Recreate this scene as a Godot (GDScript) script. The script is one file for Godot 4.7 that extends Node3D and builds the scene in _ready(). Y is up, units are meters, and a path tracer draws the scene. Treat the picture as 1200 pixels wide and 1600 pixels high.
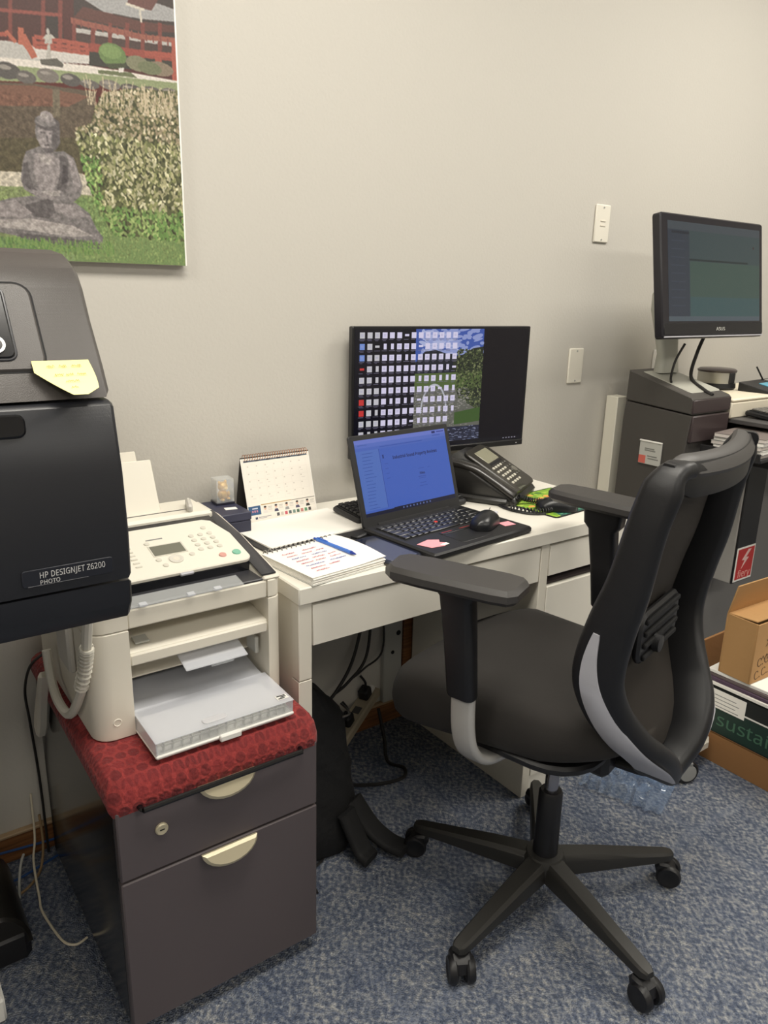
extends Node3D
# ------------------------------------------------------------------ helpers
var M := {}
var taken := {}
var rng := RandomNumberGenerator.new()

class Soup:
	var v := PackedVector3Array()
	func tri(a: Vector3, b: Vector3, c: Vector3) -> void:
		v.append(a); v.append(b); v.append(c)
	func quad(a: Vector3, b: Vector3, c: Vector3, d: Vector3) -> void:
		tri(a, b, c); tri(a, c, d)
	func add(o: Soup, t := Transform3D.IDENTITY) -> Soup:
		for p in o.v:
			v.append(t * p)
		return self
	func at(x: float, y: float, z: float) -> Soup:
		for i in v.size():
			v[i] += Vector3(x, y, z)
		return self
	func turn(axis: Vector3, deg: float) -> Soup:
		var b := Basis(axis, deg_to_rad(deg))
		for i in v.size():
			v[i] = b * v[i]
		return self
	func orient() -> Soup:            # outside faces clockwise
		var s := 0.0
		for i in range(0, v.size(), 3):
			s += v[i].dot(v[i + 1].cross(v[i + 2]))
		if s > 0.0:
			for i in range(0, v.size(), 3):
				var k := v[i + 1]
				v[i + 1] = v[i + 2]
				v[i + 2] = k
		return self

func mesh_of(s: Soup, smooth := 38.0) -> ArrayMesh:
	var n := s.v.size()
	var fn := PackedVector3Array()
	var seen := {}
	for i in range(0, n, 3):
		var f := (s.v[i + 2] - s.v[i]).cross(s.v[i + 1] - s.v[i])
		var l := f.length()
		fn.append(f / l if l > 1e-14 else Vector3.UP)
		for k in 3:
			var key := Vector3i((s.v[i + k] * 20000.0).round())
			if not seen.has(key):
				seen[key] = PackedInt32Array()
			seen[key].append(i / 3)
	var no := PackedVector3Array()
	no.resize(n)
	var lim := cos(deg_to_rad(smooth))
	for i in n:
		var me := fn[i / 3]
		var t := Vector3.ZERO
		for f in seen[Vector3i((s.v[i] * 20000.0).round())]:
			if fn[f].dot(me) >= lim:
				t += fn[f]
		no[i] = t.normalized() if t.length() > 1e-6 else me
	var a := []
	a.resize(Mesh.ARRAY_MAX)
	a[Mesh.ARRAY_VERTEX] = s.v
	a[Mesh.ARRAY_NORMAL] = no
	var m := ArrayMesh.new()
	m.add_surface_from_arrays(Mesh.PRIMITIVE_TRIANGLES, a)
	return m

func numbered(called: String) -> String:
	if not taken.has(called):
		taken[called] = 0
		return called
	taken[called] += 1
	return "%s_%03d" % [called, taken[called]]

func thing(called: String, label: String, category: String, at := Vector3.ZERO, turn := 0.0, group := "") -> Node3D:
	var o := Node3D.new()
	o.name = numbered(called)
	add_child(o)
	o.position = at
	o.rotation_degrees.y = turn
	tag(o, label, category, group)
	return o

func tag(o: Node, label: String, category: String, group := "", kind := "") -> void:
	if label: o.set_meta("label", label)
	if category: o.set_meta("category", category)
	if group: o.set_meta("group", group)
	if kind: o.set_meta("kind", kind)

func part(called: String, s, m: Material, parent: Node = self, at := Vector3.ZERO, rot := Vector3.ZERO, smooth := 38.0) -> MeshInstance3D:
	var o := MeshInstance3D.new()
	o.mesh = s if s is Mesh else mesh_of(s, smooth)
	o.material_override = m
	o.cast_shadow = GeometryInstance3D.SHADOW_CASTING_SETTING_ON
	o.position = at
	o.rotation_degrees = rot
	if parent == self:
		o.name = numbered(called)
	else:
		o.name = called
	parent.add_child(o, true)
	return o

func struct(called: String, s, m: Material, at := Vector3.ZERO) -> MeshInstance3D:
	var o := part(called, s, m, self, at)
	o.set_meta("kind", "structure")
	return o

# ---- shapes
func cbox(w: float, h: float, d: float, c := 0.002) -> Soup:      # box with chamfered edges, centred
	var s := Soup.new()
	c = minf(c, minf(w, minf(h, d)) * 0.45)
	var H := Vector3(w, h, d) * 0.5
	var pt := func(sx: int, sy: int, sz: int, ax: int) -> Vector3:
		var q := Vector3(sx * (H.x - c), sy * (H.y - c), sz * (H.z - c))
		if ax == 0: q.x = sx * H.x
		if ax == 1: q.y = sy * H.y
		if ax == 2: q.z = sz * H.z
		return q
	for sg in [-1, 1]:
		s.quad(pt.call(sg, -1, -1, 0), pt.call(sg, sg, -sg, 0), pt.call(sg, 1, 1, 0), pt.call(sg, -sg, sg, 0))
		s.quad(pt.call(-1, sg, -1, 1), pt.call(-sg, sg, sg, 1), pt.call(1, sg, 1, 1), pt.call(sg, sg, -sg, 1))
		s.quad(pt.call(-1, -1, sg, 2), pt.call(sg, -sg, sg, 2), pt.call(1, 1, sg, 2), pt.call(-sg, sg, sg, 2))
	var out := Soup.new()
	for i in range(0, s.v.size(), 3):
		face(out, s.v[i], s.v[i + 1], s.v[i + 2])
	for a in [-1, 1]:
		for b in [-1, 1]:
			face4(out, pt.call(-1, a, b, 1), pt.call(1, a, b, 1), pt.call(1, a, b, 2), pt.call(-1, a, b, 2))
			face4(out, pt.call(a, -1, b, 0), pt.call(a, 1, b, 0), pt.call(a, 1, b, 2), pt.call(a, -1, b, 2))
			face4(out, pt.call(a, b, -1, 0), pt.call(a, b, 1, 0), pt.call(a, b, 1, 1), pt.call(a, b, -1, 1))
			for e in [-1, 1]:
				face(out, pt.call(a, b, e, 0), pt.call(a, b, e, 1), pt.call(a, b, e, 2))
	return out

func face(s: Soup, a: Vector3, b: Vector3, c: Vector3) -> void:   # clockwise seen from outside a convex shape about the origin
	if (b - a).cross(c - a).dot(a + b + c) > 0.0:
		s.tri(a, c, b)
	else:
		s.tri(a, b, c)

func face4(s: Soup, a: Vector3, b: Vector3, c: Vector3, d: Vector3) -> void:
	face(s, a, b, c); face(s, a, c, d)

func bx(x0: float, x1: float, y0: float, y1: float, z0: float, z1: float, c := 0.002) -> Soup:   # box by its limits
	return cbox(x1 - x0, y1 - y0, z1 - z0, c).at((x0 + x1) / 2, (y0 + y1) / 2, (z0 + z1) / 2)

func rrect(w: float, h: float, r: float, n := 5) -> PackedVector2Array:
	var p := PackedVector2Array()
	r = minf(r, minf(w, h) * 0.499)
	for k in 4:
		var c := Vector2((w / 2 - r) * [1, -1, -1, 1][k], (h / 2 - r) * [1, 1, -1, -1][k])
		for i in n + 1:
			var a := (k + float(i) / n) * PI / 2
			p.append(c + Vector2(cos(a), sin(a)) * r)
	return p

func ring2(r: float, n := 20) -> PackedVector2Array:
	var p := PackedVector2Array()
	for i in n:
		p.append(Vector2(cos(TAU * i / n), sin(TAU * i / n)) * r)
	return p

func inset(p: PackedVector2Array, d: float) -> PackedVector2Array:
	var o := PackedVector2Array()
	var n := p.size()
	var sg := -1.0 if Geometry2D.is_polygon_clockwise(p) else 1.0
	for i in n:
		var e1 := (p[i] - p[(i + n - 1) % n]).normalized()
		var e2 := (p[(i + 1) % n] - p[i]).normalized()
		var n1 := Vector2(-e1.y, e1.x)
		var n2 := Vector2(-e2.y, e2.x)
		var m := n1 + n2
		var k := m.length_squared()
		o.append(p[i] + (m * (2.0 / k) if k > 0.4 else n1) * d * sg * 1.0)
	return o

func prism(p: PackedVector2Array, d: float, c := 0.0) -> Soup:   # outline in xy pushed along z, centred in z, both rims chamfered
	var s := Soup.new()
	var n := p.size()
	var q := inset(p, c) if c > 0.0 else p
	var idx := Geometry2D.triangulate_polygon(q)
	for i in range(0, idx.size(), 3):
		var a := q[idx[i]]
		var b := q[idx[i + 1]]
		var e := q[idx[i + 2]]
		var cc := (b - a).cross(e - a) > 0.0
		for sz in [-1, 1]:
			var A := Vector3(a.x, a.y, sz * d / 2)
			var B := Vector3(b.x, b.y, sz * d / 2)
			var E_ := Vector3(e.x, e.y, sz * d / 2)
			if cc == (sz > 0):
				s.tri(A, E_, B)
			else:
				s.tri(A, B, E_)
	var lv := [[q, -d / 2], [p, -d / 2 + c], [p, d / 2 - c], [q, d / 2]] if c > 0.0 else [[p, -d / 2], [p, d / 2]]
	var ccw := not Geometry2D.is_polygon_clockwise(p)
	for k in lv.size() - 1:
		for i in n:
			var j := (i + 1) % n
			var a: Vector2 = lv[k][0][i]
			var b: Vector2 = lv[k][0][j]
			var e: Vector2 = lv[k + 1][0][j]
			var f: Vector2 = lv[k + 1][0][i]
			var A := Vector3(a.x, a.y, lv[k][1])
			var B := Vector3(b.x, b.y, lv[k][1])
			var E_ := Vector3(e.x, e.y, lv[k + 1][1])
			var F := Vector3(f.x, f.y, lv[k + 1][1])
			if ccw:
				s.quad(A, F, E_, B)
			else:
				s.quad(A, B, E_, F)
	return s

func slab(p: PackedVector2Array, h: float, c := 0.0) -> Soup:     # outline in xz (given as x, z), thickness h upward from 0
	var q := PackedVector2Array()
	for a in p:
		q.append(Vector2(a.x, -a.y))
	return prism(q, h, c).turn(Vector3.RIGHT, -90).at(0, h / 2, 0)

func sideways(p: PackedVector2Array, w: float, c := 0.0) -> Soup:  # outline given as (z, y), pushed along x, centred in x
	var q := PackedVector2Array()
	for a in p:
		q.append(Vector2(-a.x, a.y))
	return prism(q, w, c).turn(Vector3.UP, 90)

func loft(rings: Array, caps := true, closed := false) -> Soup:
	var s := Soup.new()
	var m: int = rings[0].size()
	var n := rings.size()
	for k in (n if closed else n - 1):
		var A: PackedVector3Array = rings[k]
		var B: PackedVector3Array = rings[(k + 1) % n]
		for i in m:
			var j := (i + 1) % m
			if A[i].distance_squared_to(A[j]) > 1e-14:
				s.tri(A[i], A[j], B[j])
			if B[i].distance_squared_to(B[j]) > 1e-14:
				s.tri(A[i], B[j], B[i])
	if caps and not closed:
		for e in [0, n - 1]:
			var c := Vector3.ZERO
			for q in rings[e]: c += q
			c /= m
			for i in m:
				var j := (i + 1) % m
				if e == 0:
					s.tri(c, rings[e][j], rings[e][i])
				else:
					s.tri(c, rings[e][i], rings[e][j])
	return s.orient()

func path(pts: Array, n := 6) -> PackedVector3Array:              # Catmull-Rom through the points
	var o := PackedVector3Array()
	for i in pts.size() - 1:
		var a: Vector3 = pts[maxi(i - 1, 0)]
		var b: Vector3 = pts[i]
		var c: Vector3 = pts[i + 1]
		var d: Vector3 = pts[mini(i + 2, pts.size() - 1)]
		for k in n:
			o.append(b.cubic_interpolate(c, a, d, float(k) / n))
	o.append(pts[-1])
	return o

func tube(p: PackedVector3Array, r, seg := 8, flat := 1.0) -> Soup:   # r: one radius or one per point
	var rings := []
	var up := Vector3.UP
	for i in p.size():
		var t := (p[mini(i + 1, p.size() - 1)] - p[maxi(i - 1, 0)]).normalized()
		if i == 0:
			up = Vector3.UP if absf(t.y) < 0.9 else Vector3.RIGHT
		var sd := t.cross(up).normalized()
		up = sd.cross(t).normalized()
		var rr: float = r if r is float else r[i]
		var ring := PackedVector3Array()
		for k in seg:
			var a := TAU * k / seg
			ring.append(p[i] + sd * cos(a) * rr + up * sin(a) * rr * flat)
		rings.append(ring)
	return loft(rings)

func lathe(prof: Array, seg := 24) -> Soup:                        # profile of (radius, y)
	var rings := []
	for q in prof:
		var ring := PackedVector3Array()
		for k in seg:
			var a := TAU * k / seg
			ring.append(Vector3(cos(a) * q.x, q.y, sin(a) * q.x))
		rings.append(ring)
	return loft(rings)

func sheet(f: Callable, nu: int, nv: int, th := 0.0) -> Soup:      # surface f(u, v), given thickness along its normal when th > 0
	var s := Soup.new()
	var g := []
	for i in nu + 1:
		var row := PackedVector3Array()
		for j in nv + 1:
			row.append(f.call(float(i) / nu, float(j) / nv))
		g.append(row)
	if th <= 0.0:
		for i in nu:
			for j in nv:
				s.quad(g[i][j], g[i + 1][j], g[i + 1][j + 1], g[i][j + 1])
		return s
	var h := []
	for i in nu + 1:
		var row := PackedVector3Array()
		for j in nv + 1:
			var a: Vector3 = g[mini(i + 1, nu)][j] - g[maxi(i - 1, 0)][j]
			var b: Vector3 = g[i][mini(j + 1, nv)] - g[i][maxi(j - 1, 0)]
			row.append(g[i][j] + a.cross(b).normalized() * th)
		h.append(row)
	for i in nu:
		for j in nv:
			s.quad(g[i][j], g[i + 1][j], g[i + 1][j + 1], g[i][j + 1])
			s.quad(h[i][j], h[i][j + 1], h[i + 1][j + 1], h[i + 1][j])
	for i in nu:
		s.quad(g[i][0], h[i][0], h[i + 1][0], g[i + 1][0])
		s.quad(g[i][nv], g[i + 1][nv], h[i + 1][nv], h[i][nv])
	for j in nv:
		s.quad(g[0][j], g[0][j + 1], h[0][j + 1], h[0][j])
		s.quad(g[nu][j], h[nu][j], h[nu][j + 1], g[nu][j + 1])
	return s.orient()

func coil(p: PackedVector3Array, r: float, turns: float, wire: float) -> Soup:   # coiled cord round a path
	var n := int(turns * 9)
	var q := PackedVector3Array()
	var up := Vector3.UP
	for i in n + 1:
		var u := float(i) / n * (p.size() - 1)
		var k := mini(int(u), p.size() - 2)
		var t := (p[k + 1] - p[k]).normalized()
		if absf(t.dot(up)) > 0.95: up = Vector3.RIGHT
		var sd := t.cross(up).normalized()
		var u2 := sd.cross(t).normalized()
		var a := TAU * turns * i / n
		q.append(p[k].lerp(p[k + 1], u - k) + (sd * cos(a) + u2 * sin(a)) * r)
	return tube(q, wire, 5)

func strokes(lines: Array, w: float, lift := 0.0004) -> Soup:      # flat pen strokes in the xy plane facing +z
	var s := Soup.new()
	for l in lines:
		for i in l.size() - 1:
			var a: Vector2 = l[i]
			var b: Vector2 = l[i + 1]
			var e := (b - a).normalized()
			var n := Vector2(-e.y, e.x) * w / 2
			a -= e * w * 0.3
			b += e * w * 0.3
			s.quad(Vector3(a.x + n.x, a.y + n.y, lift), Vector3(b.x + n.x, b.y + n.y, lift), Vector3(b.x - n.x, b.y - n.y, lift), Vector3(a.x - n.x, a.y - n.y, lift))
	return s

func scribble(w: float, h: float, words: int, seed_: int) -> Array:   # a line of illegible handwriting from x 0 to w
	var r := RandomNumberGenerator.new()
	r.seed = seed_
	var out := []
	var x := 0.0
	var each := w / words
	for k in words:
		var l := []
		var e := x + each * r.randf_range(0.6, 0.85)
		var up := false
		while x < e:
			l.append(Vector2(x, (r.randf_range(0.45, 1.0) if up else r.randf_range(0.0, 0.35)) * h))
			up = not up
			x += h * r.randf_range(0.22, 0.42)
		if l.size() > 1: out.append(l)
		x = (k + 1) * each
	return out

func card(w: float, h: float) -> ArrayMesh:                        # flat print, faces +z
	var a := []
	a.resize(Mesh.ARRAY_MAX)
	a[Mesh.ARRAY_VERTEX] = PackedVector3Array([Vector3(-w / 2, h / 2, 0), Vector3(w / 2, h / 2, 0), Vector3(w / 2, -h / 2, 0), Vector3(-w / 2, -h / 2, 0)])
	a[Mesh.ARRAY_NORMAL] = PackedVector3Array([Vector3.BACK, Vector3.BACK, Vector3.BACK, Vector3.BACK])
	a[Mesh.ARRAY_TEX_UV] = PackedVector2Array([Vector2(0, 0), Vector2(1, 0), Vector2(1, 1), Vector2(0, 1)])
	a[Mesh.ARRAY_INDEX] = PackedInt32Array([0, 1, 2, 0, 2, 3])
	var m := ArrayMesh.new()
	m.add_surface_from_arrays(Mesh.PRIMITIVE_TRIANGLES, a)
	return m

func lettering(t: String, size: float, m: Material, parent: Node, at: Vector3, rot := Vector3.ZERO, called := "lettering", font := "Droid Sans", depth := 0.0006, wide := 1.0) -> MeshInstance3D:
	var tm := TextMesh.new()
	var f := SystemFont.new()
	f.font_names = PackedStringArray([font])
	if called == "heading": f.font_weight = 700
	tm.font = f
	tm.text = t
	tm.font_size = 64
	tm.pixel_size = size / 64.0
	tm.depth = depth
	tm.curve_step = 4.0
	tm.horizontal_alignment = HORIZONTAL_ALIGNMENT_LEFT
	tm.vertical_alignment = VERTICAL_ALIGNMENT_CENTER
	var o := part(called, tm, m, parent, at, rot)
	o.scale = Vector3(wide, 1, 1)
	return o

# ---- pictures computed for prints and screens; units are pixels of the picture
class Pic:
	var im: Image
	var w: int
	var h: int
	func _init(w_: int, h_: int, c: Color):
		w = w_; h = h_
		im = Image.create(w, h, false, Image.FORMAT_RGB8)
		im.fill(c)
	func rect(x: float, y: float, a: float, b: float, c: Color) -> void:
		im.fill_rect(Rect2i(roundi(x), roundi(y), maxi(1, roundi(a)), maxi(1, roundi(b))), c)
	func poly(p: Array, c: Color) -> void:        # flat list x, y, x, y ...
		var lo := 1e9
		var hi := -1e9
		var n := p.size() / 2
		for i in n:
			lo = minf(lo, p[i * 2 + 1]); hi = maxf(hi, p[i * 2 + 1])
		for y in range(maxi(0, floori(lo)), mini(h - 1, ceili(hi)) + 1):
			var xs := []
			for i in n:
				var j := (i + 1) % n
				var ya: float = p[i * 2 + 1] - 0.5
				var yb: float = p[j * 2 + 1] - 0.5
				if (ya <= y) != (yb <= y):
					xs.append(p[i * 2] + (y - ya) / (yb - ya) * (p[j * 2] - p[i * 2]))
			xs.sort()
			for k in range(0, xs.size() - 1, 2):
				var x0 := maxi(0, roundi(xs[k]))
				var x1 := mini(w, roundi(xs[k + 1]))
				if x1 > x0: im.fill_rect(Rect2i(x0, y, x1 - x0, 1), c)
	func ell(x: float, y: float, a: float, b: float, c: Color, tilt := 0.0) -> void:
		var p := []
		for i in 14:
			var t := TAU * i / 14
			var q := Vector2(cos(t) * a, sin(t) * b).rotated(tilt)
			p.append(x + q.x); p.append(y + q.y)
		poly(p, c)
	func line(x0: float, y0: float, x1: float, y1: float, t: float, c: Color) -> void:
		var e := Vector2(x1 - x0, y1 - y0).normalized()
		var n := Vector2(-e.y, e.x) * t / 2
		poly([x0 + n.x, y0 + n.y, x1 + n.x, y1 + n.y, x1 - n.x, y1 - n.y, x0 - n.x, y0 - n.y], c)
	func mottle(x: int, y: int, a: int, b: int, amount: float, nz: FastNoiseLite) -> void:
		for j in range(maxi(0, y), mini(h, y + b)):
			for i in range(maxi(0, x), mini(w, x + a)):
				var k := 1.0 + nz.get_noise_2d(i, j) * amount
				var c := im.get_pixel(i, j)
				im.set_pixel(i, j, Color(c.r * k, c.g * k, c.b * k))
	func tex() -> ImageTexture:
		im.generate_mipmaps()
		return ImageTexture.create_from_image(im)

func C(r: int, g: int, b: int) -> Color:
	return Color8(r, g, b)

func noise(freq: float, seed_: int, kind := FastNoiseLite.TYPE_SIMPLEX_SMOOTH, oct := 3) -> FastNoiseLite:
	var n := FastNoiseLite.new()
	n.noise_type = kind
	n.frequency = freq
	n.seed = seed_
	n.fractal_octaves = oct
	return n

func ntex(n: FastNoiseLite, size: int, ramp: Array = [], bump := 0.0) -> NoiseTexture2D:
	var t := NoiseTexture2D.new()
	t.width = size; t.height = size
	t.seamless = true
	t.noise = n
	if bump > 0.0:
		t.as_normal_map = true
		t.bump_strength = bump
	elif ramp.size() > 0:
		var g := Gradient.new()
		var o := PackedFloat32Array()
		var c := PackedColorArray()
		for q in ramp:
			o.append(q[0]); c.append(q[1])
		g.offsets = o; g.colors = c
		t.color_ramp = g
	return t

func pm(c: Color, rough := 0.5, metal := 0.0) -> StandardMaterial3D:
	var m := StandardMaterial3D.new()
	m.albedo_color = c
	m.roughness = rough
	m.metallic = metal
	return m

func grained(m: StandardMaterial3D, tex: Texture2D, scale_: float, strength := 0.4) -> StandardMaterial3D:
	m.normal_enabled = true
	m.normal_texture = tex
	m.normal_scale = strength
	m.uv1_triplanar = true
	m.uv1_scale = Vector3.ONE * scale_
	return m

func printed(t: Texture2D, rough := 0.6) -> StandardMaterial3D:
	var m := pm(Color.WHITE, rough)
	m.albedo_texture = t
	return m

func screen_mat(t: Texture2D, energy: float) -> StandardMaterial3D:
	var m := pm(C(12, 12, 14), 0.25)
	m.emission_enabled = true
	m.emission = Color.WHITE
	m.emission_operator = BaseMaterial3D.EMISSION_OP_MULTIPLY
	m.emission_texture = t
	m.emission_energy_multiplier = energy
	return m

# ------------------------------------------------------------------ scene
func _ready() -> void:
	rng.seed = 77
	# camera
	var cam := Camera3D.new()
	cam.name = "camera"
	cam.transform = Transform3D(Basis(Vector3(0.810219, 0.024647, 0.585609), Vector3(0.145645, 0.959312, -0.241883), Vector3(-0.567743, 0.281270, 0.773663)), Vector3(0.0, 1.3006, 1.6949))
	cam.fov = 67.828
	cam.near = 0.02
	add_child(cam)
	cam.current = true
	# environment: an indoor room, daylight only as a faint grey outside
	var we := WorldEnvironment.new()
	we.name = "environment"
	var env := Environment.new()
	env.background_mode = Environment.BG_COLOR
	env.background_color = C(120, 124, 130)
	env.ambient_light_source = Environment.AMBIENT_SOURCE_DISABLED
	env.tonemap_mode = Environment.TONE_MAPPER_LINEAR
	env.tonemap_exposure = 1.0
	env.sdfgi_enabled = true
	env.ssao_enabled = true
	env.ssil_enabled = true
	we.environment = env
	add_child(we)
	# ceiling light panels, out of the frame overhead
	for p in [Vector3(-1.3, 2.74, 1.12), Vector3(0.7, 2.74, 1.12), Vector3(2.7, 2.74, 1.12), Vector3(-0.4, 2.74, 3.3), Vector3(1.6, 2.74, 3.3), Vector3(3.6, 2.74, 3.3)]:
		ceiling_panel(p, 3.2 if p.z < 2.0 else 1.9)
	materials()
	room()
	wall_things()
	plotter()
	pedestal()
	fax()
	desk()
	desk_things()
	under_desk()
	office_chair()
	right_side()
	cables_left()

func ceiling_panel(p: Vector3, energy: float) -> void:
	var t := thing("ceiling_light", "white troffer lamp in the ceiling out of view, %s" % ["left of the plotter", "over the desk", "over the console on the right", "behind the viewer on the left", "straight behind the viewer", "behind the viewer on the right"][taken.get("ceiling_light", -1) + 1], "lamp", p, 0, "ceiling light panels")
	part("frame", bx(-0.62, 0.62, -0.01, 0.0, -0.32, 0.32), pm(C(235, 235, 232), 0.5), t)
	var g := pm(C(250, 248, 240), 0.5)
	g.emission_enabled = true
	g.emission = C(255, 249, 237)
	g.emission_energy_multiplier = 2.0
	part("diffuser", bx(-0.59, 0.59, -0.016, -0.008, -0.29, 0.29), g, t)
	var l := AreaLight3D.new()
	l.name = "light"
	l.area_size = Vector2(1.18, 0.58)
	l.light_color = C(255, 249, 237)
	l.light_energy = energy
	l.area_range = 12.0
	l.area_attenuation = 2.0
	l.shadow_enabled = true
	l.position = Vector3(0, -0.02, 0)
	l.rotation_degrees = Vector3(-90, 0, 0)
	t.add_child(l)

func materials() -> void:
	var grit := ntex(noise(0.12, 5, FastNoiseLite.TYPE_SIMPLEX, 2), 256, [], 4.0)
	M.grit = grit
	M.soft = ntex(noise(0.02, 9), 256, [], 3.0)
	# painted wall: faint roller texture
	var w := pm(C(200, 196, 188), 0.82)
	M.wall = grained(w, ntex(noise(0.05, 3, FastNoiseLite.TYPE_SIMPLEX, 3), 512, [], 2.0), 3.0, 0.25)
	w.uv1_world_triplanar = true
	M.ceiling = pm(C(226, 226, 222), 0.9)
	# looped blue grey carpet
	var cp := pm(Color.WHITE, 0.95)
	cp.albedo_texture = ntex(noise(0.085, 21, FastNoiseLite.TYPE_VALUE_CUBIC, 3), 1024, [[0.0, C(70, 78, 96)], [0.34, C(100, 110, 130)], [0.5, C(124, 131, 146)], [0.64, C(149, 154, 162)], [0.8, C(176, 177, 179)], [1.0, C(204, 202, 199)]])
	cp.normal_enabled = true
	cp.normal_texture = ntex(noise(0.09, 22, FastNoiseLite.TYPE_SIMPLEX, 3), 1024, [], 12.0)
	cp.normal_scale = 0.9
	cp.uv1_triplanar = true
	cp.uv1_world_triplanar = true
	cp.uv1_scale = Vector3(2.2, 2.2, 1.8)
	cp.detail_enabled = true
	cp.detail_blend_mode = BaseMaterial3D.BLEND_MODE_MUL
	cp.detail_albedo = ntex(noise(0.006, 40), 512, [[0.0, C(205, 212, 225)], [1.0, C(255, 252, 248)]])
	M.carpet = cp
	# wood trim
	var wd := pm(Color.WHITE, 0.55)
	wd.albedo_texture = ntex(noise(0.012, 61), 512, [[0.0, C(92, 58, 32)], [0.5, C(128, 84, 48)], [1.0, C(150, 104, 64)]])
	wd.uv1_triplanar = true
	wd.uv1_scale = Vector3(0.6, 14, 14)
	M.wood = wd
	M.cap = pm(C(176, 150, 118), 0.5)
	M.white_lam = pm(C(232, 228, 217), 0.38)
	M.white_lam2 = pm(C(226, 221, 208), 0.42)
	M.cream = grained(pm(C(226, 220, 206), 0.42), grit, 20, 0.08)
	M.cream2 = grained(pm(C(234, 229, 216), 0.4), grit, 20, 0.08)
	M.black = grained(pm(C(26, 26, 29), 0.45), grit, 25, 0.25)
	M.black_gloss = pm(C(16, 16, 19), 0.18)
	M.black_matte = pm(C(18, 18, 20), 0.8)
	M.charcoal = grained(pm(C(62, 62, 66), 0.42), grit, 14, 0.12)
	M.grey_dark = pm(C(76, 74, 74), 0.5)
	M.grey = pm(C(128, 128, 128), 0.5)
	M.grey_light = pm(C(186, 186, 180), 0.5)
	M.chrome = pm(C(200, 200, 202), 0.22, 1.0)
	M.satin = pm(C(206, 196, 168), 0.36, 0.35)
	M.silver = grained(pm(C(196, 196, 203), 0.4, 0.25), grit, 25, 0.15)
	M.silver_arm = pm(C(188, 186, 182), 0.38, 0.4)
	M.ink = pm(C(40, 40, 44), 0.8)
	M.paper = pm(C(246, 243, 236), 0.85)
	M.white = pm(C(240, 238, 232), 0.5)
	M.clear = pm(Color(0.93, 0.95, 0.96, 0.18), 0.06)
	M.clear.transparency = BaseMaterial3D.TRANSPARENCY_ALPHA
	M.frost = pm(Color(0.92, 0.93, 0.96, 0.42), 0.12)
	M.frost.transparency = BaseMaterial3D.TRANSPARENCY_ALPHA
	M.blue_cable = pm(C(38, 74, 128), 0.5)
	M.white_cable = pm(C(222, 212, 190), 0.5)
	M.dark_cable = pm(C(34, 32, 32), 0.55)
	M.pink = pm(C(243, 160, 170), 0.8)
	M.red = pm(C(196, 40, 36), 0.5)

func room() -> void:
	struct("floor", bx(-2.4, 4.8, -0.12, 0.0, -0.1, 4.8, 0.0), M.carpet)
	struct("ceiling", bx(-2.4, 4.8, 2.75, 2.87, -0.1, 4.8, 0.0), M.ceiling)
	struct("wall_back", bx(-2.4, 4.8, 0.0, 2.75, -0.12, 0.0, 0.0), M.wall)
	struct("wall_left", bx(-2.52, -2.4, 0.0, 2.75, -0.12, 4.8, 0.0), M.wall)
	struct("wall_right", bx(4.8, 4.92, 0.0, 2.75, -0.12, 4.8, 0.0), M.wall)
	struct("wall_front", bx(-2.52, 4.92, 0.0, 2.75, 4.8, 4.92, 0.0), M.wall)
	var bb := struct("baseboard_back", bx(-2.4, 4.8, 0.0, 0.066, 0.0, 0.014, 0.001), M.wood)
	part("cap", bx(-2.4, 4.8, 0.066, 0.074, 0.0, 0.017, 0.002), M.cap, bb)
	# painted metal raceway and wood strip up the wall behind the desk
	var tr := struct("trim_1", bx(1.245, 1.312, 0.074, 0.66, 0.0, 0.02, 0.003), M.grey_light)
	part("knockout", lathe([Vector2(0.0, 0.0), Vector2(0.008, 0.0), Vector2(0.008, 0.002), Vector2(0.0, 0.002)], 12).turn(Vector3.RIGHT, 90), M.black_matte, tr, Vector3(1.295, 0.3, 0.0195))
	part("knockout", lathe([Vector2(0.0, 0.0), Vector2(0.006, 0.0), Vector2(0.006, 0.002), Vector2(0.0, 0.002)], 12).turn(Vector3.RIGHT, 90), M.black_matte, tr, Vector3(1.275, 0.24, 0.0195))
	struct("trim_2", bx(1.318, 1.352, 0.074, 0.70, 0.0, 0.018, 0.002), M.wood)

func draw_items(pc: Pic, items: Array) -> void:
	for e in items:
		var c := C(e[1], e[2], e[3])
		var gr := (c.r + c.g + c.b) / 3.0
		c = c.lerp(Color(gr, gr, gr), 0.36).lerp(C(150, 140, 132), 0.10)
		if e[1] > e[2] * 2: c = c.darkened(0.12)
		if e[0] == "p":
			pc.poly(e.slice(4), c)
		elif e[0] == "e":
			pc.ell(e[4], e[5], e[6], e[7], c)
		else:
			pc.line(e[5], e[6], e[7], e[8], e[4], c)

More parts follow.
